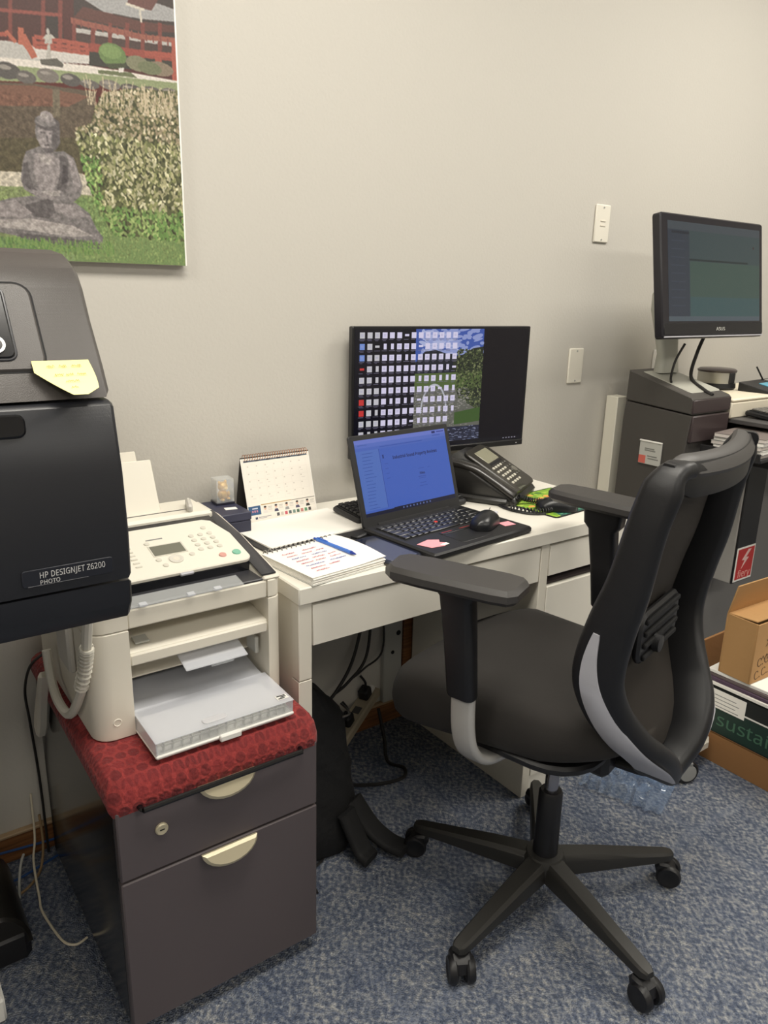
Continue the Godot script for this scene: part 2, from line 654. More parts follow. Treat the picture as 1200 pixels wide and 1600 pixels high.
func poster_picture() -> ImageTexture:
	var pc := Pic.new(797, 762, C(84, 40, 36))
	# photograph of a red temple, a pond and a seated stone statue, measured in millimetres of the print
	draw_items(pc, [
		["p", 96, 36, 34, 266, 152, 840, -15, 820, 396, 223, 454],
		["p", 58, 44, 42, 601, 239, 804, 193, 797, 334, 610, 350, 596, 327],
		["p", 150, 150, 152, 618, 291, 688, 260, 800, 272, 799, 293, 725, 302, 652, 304],
		["p", 110, 52, 44, 614, 303, 725, 306, 799, 300, 798, 312, 717, 324, 596, 324],
		["p", 172, 166, 160, 598, 341, 797, 331, 797, 338, 597, 349],
		["p", 70, 46, 42, 597, 349, 797, 338, 796, 349, 595, 370],
		["p", 88, 40, 38, 366, 292, 582, 244, 574, 368, 354, 395],
		["p", 52, 42, 40, 547, 328, 574, 328, 574, 368, 543, 371],
		["p", 150, 54, 44, 483, 319, 490, 317, 481, 407, 474, 408],
		["p", 150, 54, 44, 540, 307, 547, 306, 538, 397, 531, 398],
		["p", 150, 54, 44, 570, 301, 578, 300, 569, 392, 562, 393],
		["p", 150, 54, 44, 592, 333, 599, 333, 595, 387, 587, 389],
		["p", 150, 54, 44, 627, 326, 635, 326, 630, 381, 622, 382],
		["p", 150, 54, 44, 660, 320, 667, 320, 663, 375, 655, 377],
		["p", 150, 54, 44, 693, 314, 701, 314, 697, 369, 689, 371],
		["p", 150, 54, 44, 724, 308, 732, 308, 728, 364, 720, 366],
		["p", 150, 54, 44, 759, 301, 767, 301, 764, 358, 755, 359],
		["l", 178, 80, 58, 10, 590, 330, 723, 333],
		["l", 186, 84, 60, 9, 723, 333, 796, 326],
		["l", 164, 70, 56, 3, 596, 325, 595, 338],
		["l", 164, 70, 56, 3, 609, 325, 608, 338],
		["l", 164, 70, 56, 3, 623, 325, 621, 338],
		["l", 164, 70, 56, 3, 636, 325, 635, 339],
		["l", 164, 70, 56, 3, 649, 325, 648, 339],
		["l", 164, 70, 56, 3, 663, 325, 662, 339],
		["l", 164, 70, 56, 3, 677, 325, 676, 339],
		["l", 164, 70, 56, 3, 691, 325, 690, 339],
		["l", 164, 70, 56, 3, 705, 325, 704, 339],
		["l", 164, 70, 56, 3, 719, 325, 718, 339],
		["l", 164, 70, 56, 3, 734, 325, 733, 339],
		["l", 164, 70, 56, 3, 748, 325, 747, 339],
		["l", 164, 70, 56, 3, 763, 325, 762, 339],
		["l", 164, 70, 56, 3, 778, 325, 777, 339],
		["l", 172, 64, 50, 6, 359, 350, 575, 325],
		["p", 122, 60, 54, 704, 262, 766, 255, 747, 283, 699, 283],
		["l", 200, 190, 170, 5, 696, 281, 733, 285],
		["l", 200, 190, 170, 4, 724, 287, 725, 308],
		["p", 176, 172, 166, 228, 418, 474, 385, 619, 386, 618, 399, 549, 407, 224, 446],
		["p", 196, 190, 182, 518, 386, 620, 383, 618, 398, 516, 407],
		["l", 206, 74, 52, 7, 381, 387, 475, 375],
		["l", 206, 74, 52, 7, 522, 370, 620, 366],
		["l", 206, 74, 52, 6, 521, 379, 619, 374],
		["l", 206, 74, 52, 6, 521, 386, 618, 381],
		["l", 206, 74, 52, 7, 522, 370, 521, 387],
		["l", 206, 74, 52, 7, 552, 369, 551, 386],
		["l", 206, 74, 52, 7, 565, 368, 563, 385],
		["l", 206, 74, 52, 7, 583, 368, 582, 384],
		["l", 206, 74, 52, 7, 600, 367, 599, 383],
		["l", 206, 74, 52, 7, 617, 366, 616, 382],
		["l", 222, 92, 60, 12, 502, 370, 519, 405],
		["l", 222, 92, 60, 10, 500, 359, 498, 387],
		["l", 222, 92, 60, 7, 474, 369, 489, 385],
		["l", 222, 92, 60, 8, 503, 383, 518, 403],
		["p", 168, 164, 154, 542, 362, 553, 360, 553, 376, 539, 378],
		["p", 168, 164, 154, 544, 378, 549, 377, 549, 401, 540, 402],
		["p", 178, 172, 160, 536, 371, 559, 366, 555, 361, 541, 364],
		["e", 168, 164, 154, 547, 357, 3, 6],
		["p", 186, 60, 44, 621, 362, 796, 352, 795, 371, 619, 395],
		["p", 50, 48, 40, 620, 377, 795, 365, 794, 387, 618, 401],
		["l", 206, 70, 50, 14, 755, 353, 756, 378],
		["l", 206, 70, 50, 10, 728, 361, 792, 355],
		["l", 214, 78, 54, 14, 792, 328, 790, 400],
		["p", 216, 206, 192, 225, 439, 471, 413, 618, 401, 712, 400, 795, 400, 795, 409, 643, 414, 221, 467],
		["p", 134, 152, 92, 221, 464, 493, 423, 630, 414, 795, 404, 794, 419, 642, 430, 218, 483],
		["p", 86, 82, 74, 528, 406, 559, 399, 570, 407, 568, 413, 530, 414],
		["p", 96, 108, 62, 634, 406, 698, 400, 711, 408, 673, 410, 634, 412],
		["e", 92, 128, 54, 664, 375, 27, 21],
		["e", 112, 150, 66, 661, 370, 21, 12],
		["p", 60, 70, 40, 648, 393, 692, 385, 685, 396, 657, 400],
		["e", 120, 120, 84, 713, 382, 24, 14],
		["e", 132, 112, 84, 758, 384, 29, 13],
		["e", 104, 112, 70, 737, 386, 25, 12],
		["p", 214, 206, 200, 674, 396, 685, 394, 684, 402, 674, 404],
		["e", 92, 86, 82, 401, 441, 34, 14],
		["e", 140, 132, 122, 398, 436, 16, 4],
		["e", 112, 104, 96, 440, 437, 26, 14],
		["e", 140, 132, 122, 437, 432, 13, 5],
		["e", 78, 72, 70, 469, 434, 24, 14],
		["e", 140, 132, 122, 465, 429, 12, 4],
		["e", 92, 86, 82, 501, 440, 18, 11],
		["e", 140, 132, 122, 497, 437, 9, 3],
		["e", 112, 104, 96, 540, 431, 20, 12],
		["e", 140, 132, 122, 536, 427, 10, 3],
		["e", 78, 72, 70, 581, 432, 19, 11],
		["e", 140, 132, 122, 576, 428, 10, 4],
		["e", 92, 86, 82, 616, 434, 19, 8],
		["e", 140, 132, 122, 611, 431, 10, 3],
		["e", 112, 104, 96, 655, 429, 21, 9],
		["e", 140, 132, 122, 651, 426, 10, 3],
		["e", 78, 72, 70, 696, 429, 21, 8],
		["e", 140, 132, 122, 691, 427, 10, 2],
		["e", 92, 86, 82, 738, 427, 21, 8],
		["e", 140, 132, 122, 733, 425, 10, 2],
		["e", 112, 104, 96, 777, 424, 19, 8],
		["e", 140, 132, 122, 772, 422, 9, 3],
		["p", 92, 74, 54, 218, 483, 518, 448, 628, 445, 617, 497, 595, 524, 599, 554, 589, 599, 197, 629],
		["p", 124, 72, 52, 218, 488, 514, 452, 614, 455, 573, 479, 212, 525],
		["p", 84, 74, 44, 205, 578, 591, 531, 589, 596, 198, 628],
		["p", 110, 96, 72, 546, 453, 559, 451, 556, 502, 543, 501],
		["p", 196, 184, 160, 199, 621, 478, 604, 589, 596, 661, 634, 528, 636, 194, 654],
		["p", 124, 146, 78, 195, 648, 476, 630, 528, 636, 661, 634, 654, 724, 183, 729],
		["p", 92, 140, 66, 184, 723, 463, 722, 605, 724, 794, 710, 791, 764, 174, 788],
		["p", 120, 158, 84, 180, 749, 563, 745, 793, 739, 791, 767, 174, 788]])
	var r := RandomNumberGenerator.new()
	r.seed = 12
	pc.rect(560, 640, 237, 122, C(112, 134, 86))
	# grass blades and bank litter
	for i in 2600:
		var x := r.randf_range(300, 797)
		var y := r.randf_range(640, 762)
		var s := r.randf_range(0.75, 1.2)
		pc.line(x, y, x + r.randf_range(-2, 2), y - r.randf_range(3, 8), 1.4, Color(0.50 * s, 0.56 * s, 0.36 * s))
	pc.mottle(0, 0, 797, 762, 0.08, noise(0.16, 8, FastNoiseLite.TYPE_SIMPLEX, 2))
	# the flowering bush: leaf by leaf
	var hull := PackedVector2Array([Vector2(583, 515), Vector2(612, 505), Vector2(625, 470), Vector2(641, 444), Vector2(700, 428), Vector2(797, 420), Vector2(797, 712), Vector2(640, 706), Vector2(606, 640), Vector2(588, 575)])
	var hl := []
	for q in hull:
		hl.append(q.x); hl.append(q.y)
	pc.poly(hl, C(84, 86, 60))
	var n := 0
	while n < 2700:
		var q := Vector2(r.randf_range(575, 797), r.randf_range(418, 715))
		if not Geometry2D.is_point_in_polygon(q, hull):
			continue
		n += 1
		var t := (q.y - 420.0) / 290.0
		var c: Color
		var k := r.randf()
		if n < 700:
			c = C(62, 64, 44)
		elif t > 0.8 or (q.x < 625 and t > 0.5):
			c = C(104, 136, 76) if k < 0.6 else C(148, 166, 106)
		elif t < 0.35:
			c = C(160, 146, 120) if k < 0.5 else (C(126, 122, 88) if k < 0.8 else C(190, 180, 156))
		else:
			c = C(170, 166, 128) if k < 0.4 else (C(200, 195, 164) if k < 0.62 else (C(128, 132, 88) if k < 0.84 else C(88, 92, 60)))
		var s := r.randf_range(0.8, 1.12)
		pc.ell(q.x, q.y, r.randf_range(1.8, 3.2), r.randf_range(3.5, 6.5) * (0.7 if t < 0.35 else 1.0), Color(c.r * s, c.g * s, c.b * s), r.randf_range(-0.9, 0.9))
	for i in 60:
		var x := r.randf_range(610, 790)
		pc.line(x, 470, x + r.randf_range(-14, 14), r.randf_range(415, 445), 1.4, C(188, 174, 148))
	draw_items(pc, [
		["p", 118, 110, 112, 397, 671, 452, 652, 489, 645, 527, 645, 571, 651, 596, 669, 608, 697, 620, 713, 615, 736, 577, 735, 519, 725, 457, 719, 393, 710],
		["p", 90, 82, 86, 478, 662, 527, 645, 534, 670, 517, 684, 492, 682, 478, 671],
		["p", 142, 132, 132, 409, 667, 461, 654, 489, 676, 467, 687, 407, 685],
		["p", 142, 132, 132, 529, 655, 568, 655, 596, 675, 562, 681, 531, 670],
		["p", 164, 154, 150, 400, 695, 485, 686, 561, 694, 600, 711, 559, 716, 483, 708, 399, 704],
		["p", 90, 82, 86, 458, 713, 559, 719, 616, 726, 615, 736, 551, 733, 457, 722],
		["p", 118, 110, 112, 488, 567, 513, 555, 534, 562, 557, 559, 575, 569, 580, 588, 587, 618, 582, 638, 568, 650, 536, 649, 501, 647, 478, 634, 474, 616, 480, 586],
		["p", 142, 132, 132, 503, 568, 531, 568, 549, 575, 544, 610, 531, 633, 506, 632, 498, 602],
		["p", 164, 154, 150, 509, 568, 534, 571, 529, 587, 514, 582],
		["p", 90, 82, 86, 548, 566, 564, 571, 562, 608, 553, 634, 538, 629, 547, 597],
		["p", 70, 62, 68, 553, 584, 562, 586, 558, 615, 548, 619],
		["p", 90, 82, 86, 481, 589, 489, 585, 494, 627, 511, 644, 493, 639, 476, 622],
		["p", 142, 132, 132, 563, 565, 575, 573, 584, 619, 573, 632, 566, 598],
		["p", 164, 154, 150, 509, 635, 544, 631, 543, 641, 514, 643],
		["p", 142, 132, 132, 494, 633, 536, 645, 526, 650, 490, 639],
		["e", 118, 110, 112, 530, 531, 22, 32],
		["e", 142, 132, 132, 523, 536, 13, 24],
		["p", 90, 82, 86, 542, 513, 553, 514, 552, 545, 541, 561, 535, 553],
		["e", 90, 82, 86, 531, 513, 23, 13],
		["e", 118, 110, 112, 528, 510, 19, 10],
		["e", 142, 132, 132, 531, 502, 12, 10],
		["e", 164, 154, 150, 527, 501, 7, 4],
		["l", 96, 88, 92, 3, 517, 531, 526, 531],
		["l", 96, 88, 92, 3, 533, 531, 541, 529],
		["l", 96, 88, 92, 3, 528, 535, 528, 546],
		["l", 96, 88, 92, 3, 522, 553, 532, 551],
		["p", 90, 82, 86, 516, 558, 541, 555, 537, 564, 525, 566],
		["e", 118, 110, 112, 510, 532, 2, 12]])
	var nz := noise(0.07, 31, FastNoiseLite.TYPE_SIMPLEX, 4)
	pc.mottle(380, 470, 250, 270, 0.22, nz)
	pc.mottle(380, 470, 250, 270, 0.13, noise(0.25, 32, FastNoiseLite.TYPE_SIMPLEX, 2))
	for i in 420:
		var x := r.randf_range(380, 640)
		var y := r.randf_range(722, 745)
		pc.line(x, y + 6, x + r.randf_range(-2, 2), y - 4, 1.4, C(120, 146, 86) if i % 3 else C(92, 124, 68))
	pc.im.resize(430, 411, Image.INTERPOLATE_LANCZOS)
	pc.im.resize(797, 762, Image.INTERPOLATE_CUBIC)
	pc.rect(793, 0, 4, 762, C(244, 242, 236))
	return pc.tex()

func wall_things() -> void:
	var t := thing("poster", "large colour photograph of a red temple and seated stone statue, on the wall", "poster", Vector3(-0.12, 1.338, 0.0))
	part("board", bx(0, 0.797, 0, 0.762, 0.002, 0.02, 0.001), pm(C(228, 226, 220), 0.5), t)
	part("print", card(0.797, 0.762), printed(poster_picture(), 0.42), t, Vector3(0.3985, 0.381, 0.0203))
	# two blank wall plates
	for k in 2:
		var p := thing("wall_plate", ["upper cream wall plate with small slots left of the raised monitor", "lower cream wall plate with a dark lower edge, beside the desktop monitor"][k], "wall plate", Vector3([2.072, 2.008][k], [1.516, 1.072][k], 0.0))
		part("plate", prism(rrect(0.070, 0.114, 0.004, 2), 0.007, 0.003).at(0, 0, 0.0035), M.cream2, p)
		for y in [-0.048, 0.048]:
			var sc := part("screw", lathe([Vector2(0, 0), Vector2(0.0035, 0), Vector2(0.003, 0.0012), Vector2(0, 0.0014)], 10).turn(Vector3.RIGHT, 90), M.grey_light, p, Vector3(0, y, 0.007))
			part("slot", bx(-0.0028, 0.0028, -0.0005, 0.0005, 0, 0.0003, 0), M.grey_dark, sc, Vector3(0, 0, 0.0013))
		if k == 0:
			for y in [-0.006, 0.008]:
				part("slot_cover", bx(-0.012, 0.012, -0.002, 0.002, 0, 0.002, 0.0005), M.cream, p, Vector3(0, y, 0.007))

func outline(a: Array) -> PackedVector2Array:
	var o := PackedVector2Array()
	for i in range(0, a.size(), 2):
		o.append(Vector2(a[i], a[i + 1]))
	return o

func plotter() -> void:
	# right end housing and print body of a wide format printer; end face at x = 0.25, seen from the front
	var t := thing("wide_format_printer", "large black wide-format plotter with a curved end housing, at the left edge", "plotter", Vector3(-0.65, 0, 0.45))
	var body := pm(C(30, 31, 36), 0.36)
	grained(body, M.grit, 22, 0.08)
	var hood := pm(C(74, 70, 68), 0.4)
	grained(hood, M.grit, 22, 0.16)
	var dz := -0.45
	var X := 0.65
	# upper hood (charcoal), lower front door (black), belly strip
	var hp := outline([0.12, 1.2, 0.13, 1.30, 0.20, 1.334, 0.50, 1.338, 0.66, 1.336, 0.715, 1.330, 0.752, 1.314, 0.77, 1.295, 0.79, 1.262, 0.825, 1.215, 0.846, 1.180])
	for i in hp.size(): hp[i].x += dz
	part("hood", sideways(hp, 0.60, 0.006).at(X - 0.05, 0, 0), hood, t, Vector3.ZERO, Vector3.ZERO, 50)
	var dp := outline([0.12, 0.99, 0.12, 1.197, 0.845, 1.177, 0.852, 1.172, 0.868, 1.10, 0.874, 1.03, 0.872, 0.978])
	for i in dp.size(): dp[i].x += dz
	part("front_door", sideways(dp, 0.60, 0.004).at(X - 0.05, 0, 0), body, t, Vector3.ZERO, Vector3.ZERO, 50)
	var bp := outline([0.14, 0.93, 0.13, 0.987, 0.871, 0.975, 0.868, 0.945, 0.856, 0.925, 0.835, 0.916])
	for i in bp.size(): bp[i].x += dz
	part("belly", sideways(bp, 0.60, 0.004).at(X - 0.05, 0, 0), body, t, Vector3.ZERO, Vector3.ZERO, 50)
	# the long print body beyond the housing, out of frame to the left
	var lp := outline([0.14, 0.95, 0.14, 1.26, 0.70, 1.28, 0.78, 1.2, 0.82, 1.05, 0.80, 0.95])
	for i in lp.size(): lp[i].x += dz
	part("print_body", sideways(lp, 0.9, 0.01).at(-0.095, 0, 0), body, t, Vector3.ZERO, Vector3.ZERO, 50)
	# raised control panel bezel with a glossy screen; the hood slopes between (z .79, y 1.262) and (z .846, y 1.18)
	var tilt := Vector3(-34.0, 0, 0)
	var pn := part("control_panel", prism(rrect(0.13, 0.105, 0.016), 0.006, 0.002), hood, t, Vector3(0.776, 1.252, 0.799 + dz), tilt)
	part("panel_seam", prism(rrect(0.134, 0.109, 0.018), 0.003, 0.0), M.black_matte, t, Vector3(0.776, 1.252, 0.7982 + dz), tilt)
	part("display", prism(rrect(0.086, 0.085, 0.008), 0.006, 0.002), M.black_gloss, pn, Vector3(-0.006, 0.003, 0.003))
	part("display_rim", prism(rrect(0.090, 0.089, 0.01), 0.005, 0.001), pm(C(52, 52, 56), 0.2), pn, Vector3(-0.006, 0.003, 0.002))
	part("button", lathe([Vector2(0, 0), Vector2(0.008, 0), Vector2(0.008, 0.002), Vector2(0.006, 0.003), Vector2(0, 0.003)], 20).turn(Vector3.RIGHT, 90), M.grey_dark, pn, Vector3(0.018, -0.024, 0.006))
	part("button_ring", lathe([Vector2(0.0085, 0), Vector2(0.0105, 0), Vector2(0.0105, 0.0022), Vector2(0.0085, 0.0022)], 20).turn(Vector3.RIGHT, 90), M.chrome, pn, Vector3(0.018, -0.024, 0.006))
	part("warning_icon", bx(-0.006, 0.006, -0.008, 0.008, 0, 0.0006, 0), pm(C(236, 190, 140), 0.6), pn, Vector3(0.008, 0.006, 0.0062))
	# recessed grip under the hood
	part("grip", prism(rrect(0.16, 0.024, 0.008), 0.006, 0.002), M.black_gloss, t, Vector3(0.728, 1.157, 0.8555 + dz), Vector3(-12, 0, 0))
	# name plate and lettering on the door
	var np := part("name_plate", prism(rrect(0.094, 0.019, 0.003, 2), 0.002, 0.0005), pm(C(34, 36, 44), 0.3), t, Vector3(0.832, 0.998, 0.8732 + dz), Vector3(2, 0, 0))
	var wl := pm(C(206, 206, 206), 0.5)
	lettering("HP DESIGNJET Z6200", 0.0092, wl, np, Vector3(-0.030, 0.0022, 0.0011), Vector3.ZERO, "lettering", "Droid Sans", 0.0003, 0.80)
	lettering("PHOTO", 0.0033, wl, np, Vector3(-0.030, -0.0058, 0.0011), Vector3.ZERO, "lettering", "Droid Sans", 0.0003)
	part("underline", bx(-0.042, 0.02, -0.0002, 0.0002, 0, 0.0003, 0), pm(C(120, 120, 124), 0.5), np, Vector3(0, -0.0088, 0.001))
	# stand: post, curved metal shroud and long foot on the floor
	part("stand_post", bx(0.70, 0.755, 0.08, 0.93, 0.20 + dz, 0.34 + dz, 0.006), M.black, t)
	var fp := PackedVector2Array()
	for i in 11:
		var a := PI * i / 10
		fp.append(Vector2(-0.065 * cos(a) + 0.0, 0.035 + 0.085 * sin(a)))
	part("foot", prism(PackedVector2Array(fp), 0.22, 0.006).at(0, 0, 0), pm(C(46, 44, 42), 0.3, 0.4), t, Vector3(0.757, 0.0, 0.21 + dz), Vector3.ZERO)
	part("foot_end", bx(0.70, 0.818, 0.0, 0.075, 0.13 + dz, 0.325 + dz, 0.012), M.black, t)
	part("foot_pad", bx(0.69, 0.748, 0.0, 0.05, 0.325 + dz, 0.44 + dz, 0.004), M.white, t)
	# yellow note stuck to the hood, lower left corner curled away
	var y := thing("sticky_note", "yellow sticky note with faint handwriting, stuck to the black plotter hood", "sticky note", Vector3(0.2045, 1.2085, 0.8335))
	y.rotation_degrees = Vector3(-35, 0, 0)
	var ny := pm(C(246, 240, 168), 0.85)
	var f := func(u: float, v: float) -> Vector3:
		var lx := lerpf(-0.029, 0.029, u)
		var ly := 0.012 - v * 0.047
		# clipped lower-left corner
		var lim := -0.029 + maxf(0.0, (v - 0.3)) * 0.044
		lx = lerpf(lim, 0.0285 + 0.003 * sin(v * PI) - 0.012 * smoothstep(0.8, 1.0, v), u)
		return Vector3(lx, ly, 0.0012 + 0.011 * v * v)
	part("note_sheet", sheet(f, 10, 10, 0.0004), ny, y, Vector3.ZERO, Vector3.ZERO, 60)
	var pen := pm(C(176, 160, 84), 0.9)
	for k in 4:
		part("handwriting", strokes(scribble([0.038, 0.034, 0.018, 0.010][k], 0.003, [3, 3, 1, 1][k], 50 + k), 0.0005), pen, y, Vector3([-0.016, -0.010, -0.001, 0.002][k], [0.003, -0.008, -0.017, -0.026][k], 0.0019 + 0.011 * pow([0.19, 0.42, 0.61, 0.81][k], 2)), Vector3([6, 12, 18, 23][k], 0, 0))

func pedestal() -> void:
	var t := thing("file_pedestal", "dark grey two-drawer mobile pedestal with a padded top, under the fax machine", "cabinet", Vector3(0.459, 0, 0.34))
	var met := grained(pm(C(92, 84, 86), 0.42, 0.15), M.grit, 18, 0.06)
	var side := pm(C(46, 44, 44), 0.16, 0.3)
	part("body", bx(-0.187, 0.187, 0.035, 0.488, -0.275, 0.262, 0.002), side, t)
	part("plinth", bx(-0.17, 0.17, 0.02, 0.037, -0.25, 0.24, 0.002), M.black_matte, t)
	for k in 2:
		var y0: float = [0.349, 0.036][k]
		var y1: float = [0.484, 0.345][k]
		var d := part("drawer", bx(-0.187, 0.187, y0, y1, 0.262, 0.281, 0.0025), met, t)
		var half := PackedVector2Array()
		for i in 13:
			var a := PI + PI * i / 12
			half.append(Vector2(cos(a) * 0.053, sin(a) * 0.034))
		var hm := prism(half, 0.016, 0.005)
		# shallow dished pull: half disc whose lip stands proud
		part("handle", hm, M.satin, d, Vector3(0.003, [0.484, 0.345][k] - 0.001, 0.286), Vector3(-20, 0, 0))
		if k == 0:
			var lk := part("lock", lathe([Vector2(0, 0), Vector2(0.011, 0), Vector2(0.011, 0.003), Vector2(0.009, 0.005), Vector2(0.0065, 0.0045), Vector2(0, 0.004)], 20).turn(Vector3.RIGHT, 90), M.satin, d, Vector3(-0.115, 0.427, 0.281))
			part("keyhole", bx(-0.004, 0.004, -0.001, 0.001, 0, 0.0006, 0), M.black_matte, lk, Vector3(0, 0, 0.0044))
	for x in [-0.15, 0.15]:
		for z in [-0.22, 0.22]:
			var cs := part("caster", bx(-0.012, 0.012, 0.012, 0.03, -0.018, 0.018, 0.003), M.black_matte, t, Vector3(x, 0, z))
			part("wheel", lathe([Vector2(0, -0.01), Vector2(0.014, -0.01), Vector2(0.0155, -0.007), Vector2(0.0155, 0.007), Vector2(0.014, 0.01), Vector2(0, 0.01)], 16).turn(Vector3.BACK, 90), M.black, cs, Vector3(0, 0.0155, 0))
	# padded seat top in red dotted fabric, corners drooping over the front edge
	var pc := Pic.new(512, 512, C(146, 50, 48))
	var r := RandomNumberGenerator.new()
	r.seed = 4
	for j in 16:
		for i in 16:
			var d := r.randf()
			pc.ell(i * 32 + 16 + (16 if j % 2 else 0), j * 32 + 16, 14, 14, C(104, 30, 32) if d < 0.6 else C(122, 36, 38))
			if i == 15 and j % 2: pc.ell(0, j * 32 + 16, 14, 14, C(108, 32, 34))
	pc.mottle(0, 0, 512, 512, 0.22, noise(0.35, 2, FastNoiseLite.TYPE_SIMPLEX, 2))
	var fab := printed(pc.tex(), 0.9)
	fab.uv1_triplanar = true
	fab.uv1_scale = Vector3.ONE * 2.9
	fab.normal_enabled = true
	fab.normal_texture = M.grit
	fab.normal_scale = 0.5
	fab.rim_enabled = true
	fab.rim = 0.2
	var rings := []
	for e in [[0.93, 0.489], [0.985, 0.492], [1.0, 0.502], [1.0, 0.513], [0.988, 0.525], [0.955, 0.5335], [0.90, 0.537], [0.5, 0.538], [0.02, 0.538]]:
		var ring := PackedVector3Array()
		for q in rrect(0.392, 0.565, 0.022, 5):
			var k: float = e[0]
			var px: float = q.x - signf(q.x) * (1.0 - k) * minf(absf(q.x), 0.2)
			var pz: float = q.y - signf(q.y) * (1.0 - k) * minf(absf(q.y), 0.2)
			var front := smoothstep(0.24, 0.285, pz)
			var corner := smoothstep(0.14, 0.196, absf(px)) * front
			ring.append(Vector3(px, e[1] - 0.008 * front - 0.020 * corner, pz))
		rings.append(ring)
	var cu := part("cushion", loft(rings), fab, t, Vector3(0, 0, 0), Vector3.ZERO, 60)
	part("carry_handle", tube(path([Vector3(-0.15, 0.484, 0.27), Vector3(-0.145, 0.485, 0.294), Vector3(-0.12, 0.4855, 0.296), Vector3(0.12, 0.4855, 0.296), Vector3(0.145, 0.485, 0.294), Vector3(0.15, 0.484, 0.27)], 5), 0.0048, 8), M.black_gloss, t)
	part("handle_strip", bx(-0.172, 0.172, 0.484, 0.491, 0.255, 0.279, 0.001), M.black_gloss, t)

func fax() -> void:
	var t := thing("fax_machine", "cream multifunction fax machine with open paper slots, on the red dotted cushion", "fax machine", Vector3(0.462, 0.5385, 0.31))
	var sh: Material = M.cream
	var dk := grained(pm(C(58, 58, 62), 0.35), M.grit, 22, 0.1)
	var blk := pm(C(24, 25, 30), 0.25)
	# left and right towers with rounded front corners
	var lt := PackedVector2Array([Vector2(-0.179, -0.19), Vector2(-0.112, -0.19), Vector2(-0.112, 0.19)])
	for i in 7:
		var a := PI / 2 + PI / 2 * i / 6
		lt.append(Vector2(-0.145 + cos(a) * 0.034, 0.156 + sin(a) * 0.034))
	part("left_tower", slab(lt, 0.2, 0.002), sh, t)
	var tb := part("tower_cap", slab(lt, 0.034, 0.0015), sh, t, Vector3(0, 0.201, 0))
	var rt := PackedVector2Array([Vector2(0.150, -0.19), Vector2(0.150, 0.19)])
	for i in 7:
		var a := PI / 2 - PI / 2 * i / 6
		rt.append(Vector2(0.159 + cos(a) * 0.02, 0.17 + sin(a) * 0.02))
	rt.append(Vector2(0.179, -0.19))
	part("right_tower", slab(rt, 0.2, 0.002), sh, t)
	part("tower_cap", slab(rt, 0.034, 0.0015), sh, t, Vector3(0, 0.201, 0))
	part("base", bx(-0.112, 0.150, 0.0, 0.022, -0.19, 0.178, 0.002), sh, t)
	part("back_shell", bx(-0.112, 0.150, 0.022, 0.235, -0.19, -0.03, 0.002), sh, t)
	part("top_beam", bx(-0.112, 0.150, 0.2, 0.235, -0.03, 0.188, 0.003), sh, t)
	part("middle_beam", bx(-0.112, 0.150, 0.130, 0.152, 0.06, 0.188, 0.003), sh, t)
	# sloping output tray floor in the upper slot
	part("output_floor", bx(-0.112, 0.150, -0.003, 0.003, -0.11, 0.11, 0.001), M.cream2, t, Vector3(0, 0.166, 0.075), Vector3(8, 0, 0))
	part("paper_stop", bx(-0.045, -0.02, 0.0, 0.004, -0.012, 0.012, 0.001), M.grey_light, t, Vector3(-0.05, 0.160, 0.155), Vector3(6, 0, 0))
	part("inner_roller", tube(PackedVector3Array([Vector3(-0.112, 0.19, -0.015), Vector3(0.150, 0.19, -0.015)]), 0.009, 10), dk, t)
	# lower slot: sloped inner apron and clear flap of the manual feed
	part("inner_apron", bx(-0.112, 0.150, -0.002, 0.002, -0.075, 0.075, 0.001), sh, t, Vector3(0, 0.098, 0.045), Vector3(22, 0, 0))
	part("feed_gap", bx(-0.112, 0.150, 0.052, 0.064, -0.03, 0.085, 0.001), dk, t)
	var fl := part("clear_flap", bx(-0.060, 0.060, -0.0015, 0.0015, -0.045, 0.045, 0.001), M.frost, t, Vector3(0.040, 0.116, 0.160), Vector3(18, 0, 0))
	part("flap_rib", bx(-0.022, 0.022, -0.003, 0.003, -0.003, 0.003, 0.001), M.clear, fl, Vector3(0.01, -0.003, 0.043))
	part("side_guide", bx(-0.004, 0.004, 0.0, 0.035, -0.02, 0.02, 0.002), M.grey_light, t, Vector3(0.140, 0.075, 0.14))
	# paper cassette pulled out in front
	var tr := part("cassette", bx(-0.110, 0.146, 0.0, 0.006, 0.10, 0.286, 0.002), M.white, t)
	part("cassette_lip", bx(-0.112, 0.148, 0.004, 0.010, 0.10, 0.290, 0.002), M.white, tr)
	part("paper_stack", bx(-0.100, 0.136, 0.010, 0.022, 0.02, 0.262, 0.001), M.paper, tr)
	part("cassette_wall", bx(-0.111, -0.108, 0.008, 0.034, 0.10, 0.288, 0.001), M.frost, tr)
	part("cassette_wall", bx(0.144, 0.147, 0.008, 0.034, 0.10, 0.288, 0.001), M.frost, tr)
	part("cassette_front", bx(-0.111, 0.147, 0.010, 0.034, 0.285, 0.288, 0.001), M.clear, tr)
	for i in 15:
		part("front_rib", bx(-0.001, 0.001, 0.011, 0.031, 0.276, 0.285, 0.0004), M.white, tr, Vector3(-0.096 + i * 0.0163, 0, 0))
	part("front_rail", bx(-0.100, 0.136, 0.0225, 0.0245, 0.281, 0.285, 0.0004), M.white, tr)
	part("latch", bx(-0.02, 0.02, 0.0, 0.012, 0.287, 0.296, 0.002), M.white, tr, Vector3(0.02, 0, 0))
	var cv := part("dust_cover", bx(-0.112, 0.148, -0.001, 0.001, -0.058, 0.058, 0.0006), M.frost, tr, Vector3(0, 0.036, 0.232), Vector3(2, 0, 0))
	part("cover_slope", bx(-0.106, 0.142, -0.001, 0.001, -0.052, 0.052, 0.0006), M.frost, tr, Vector3(0, 0.043, 0.125), Vector3(9, 0, 0))
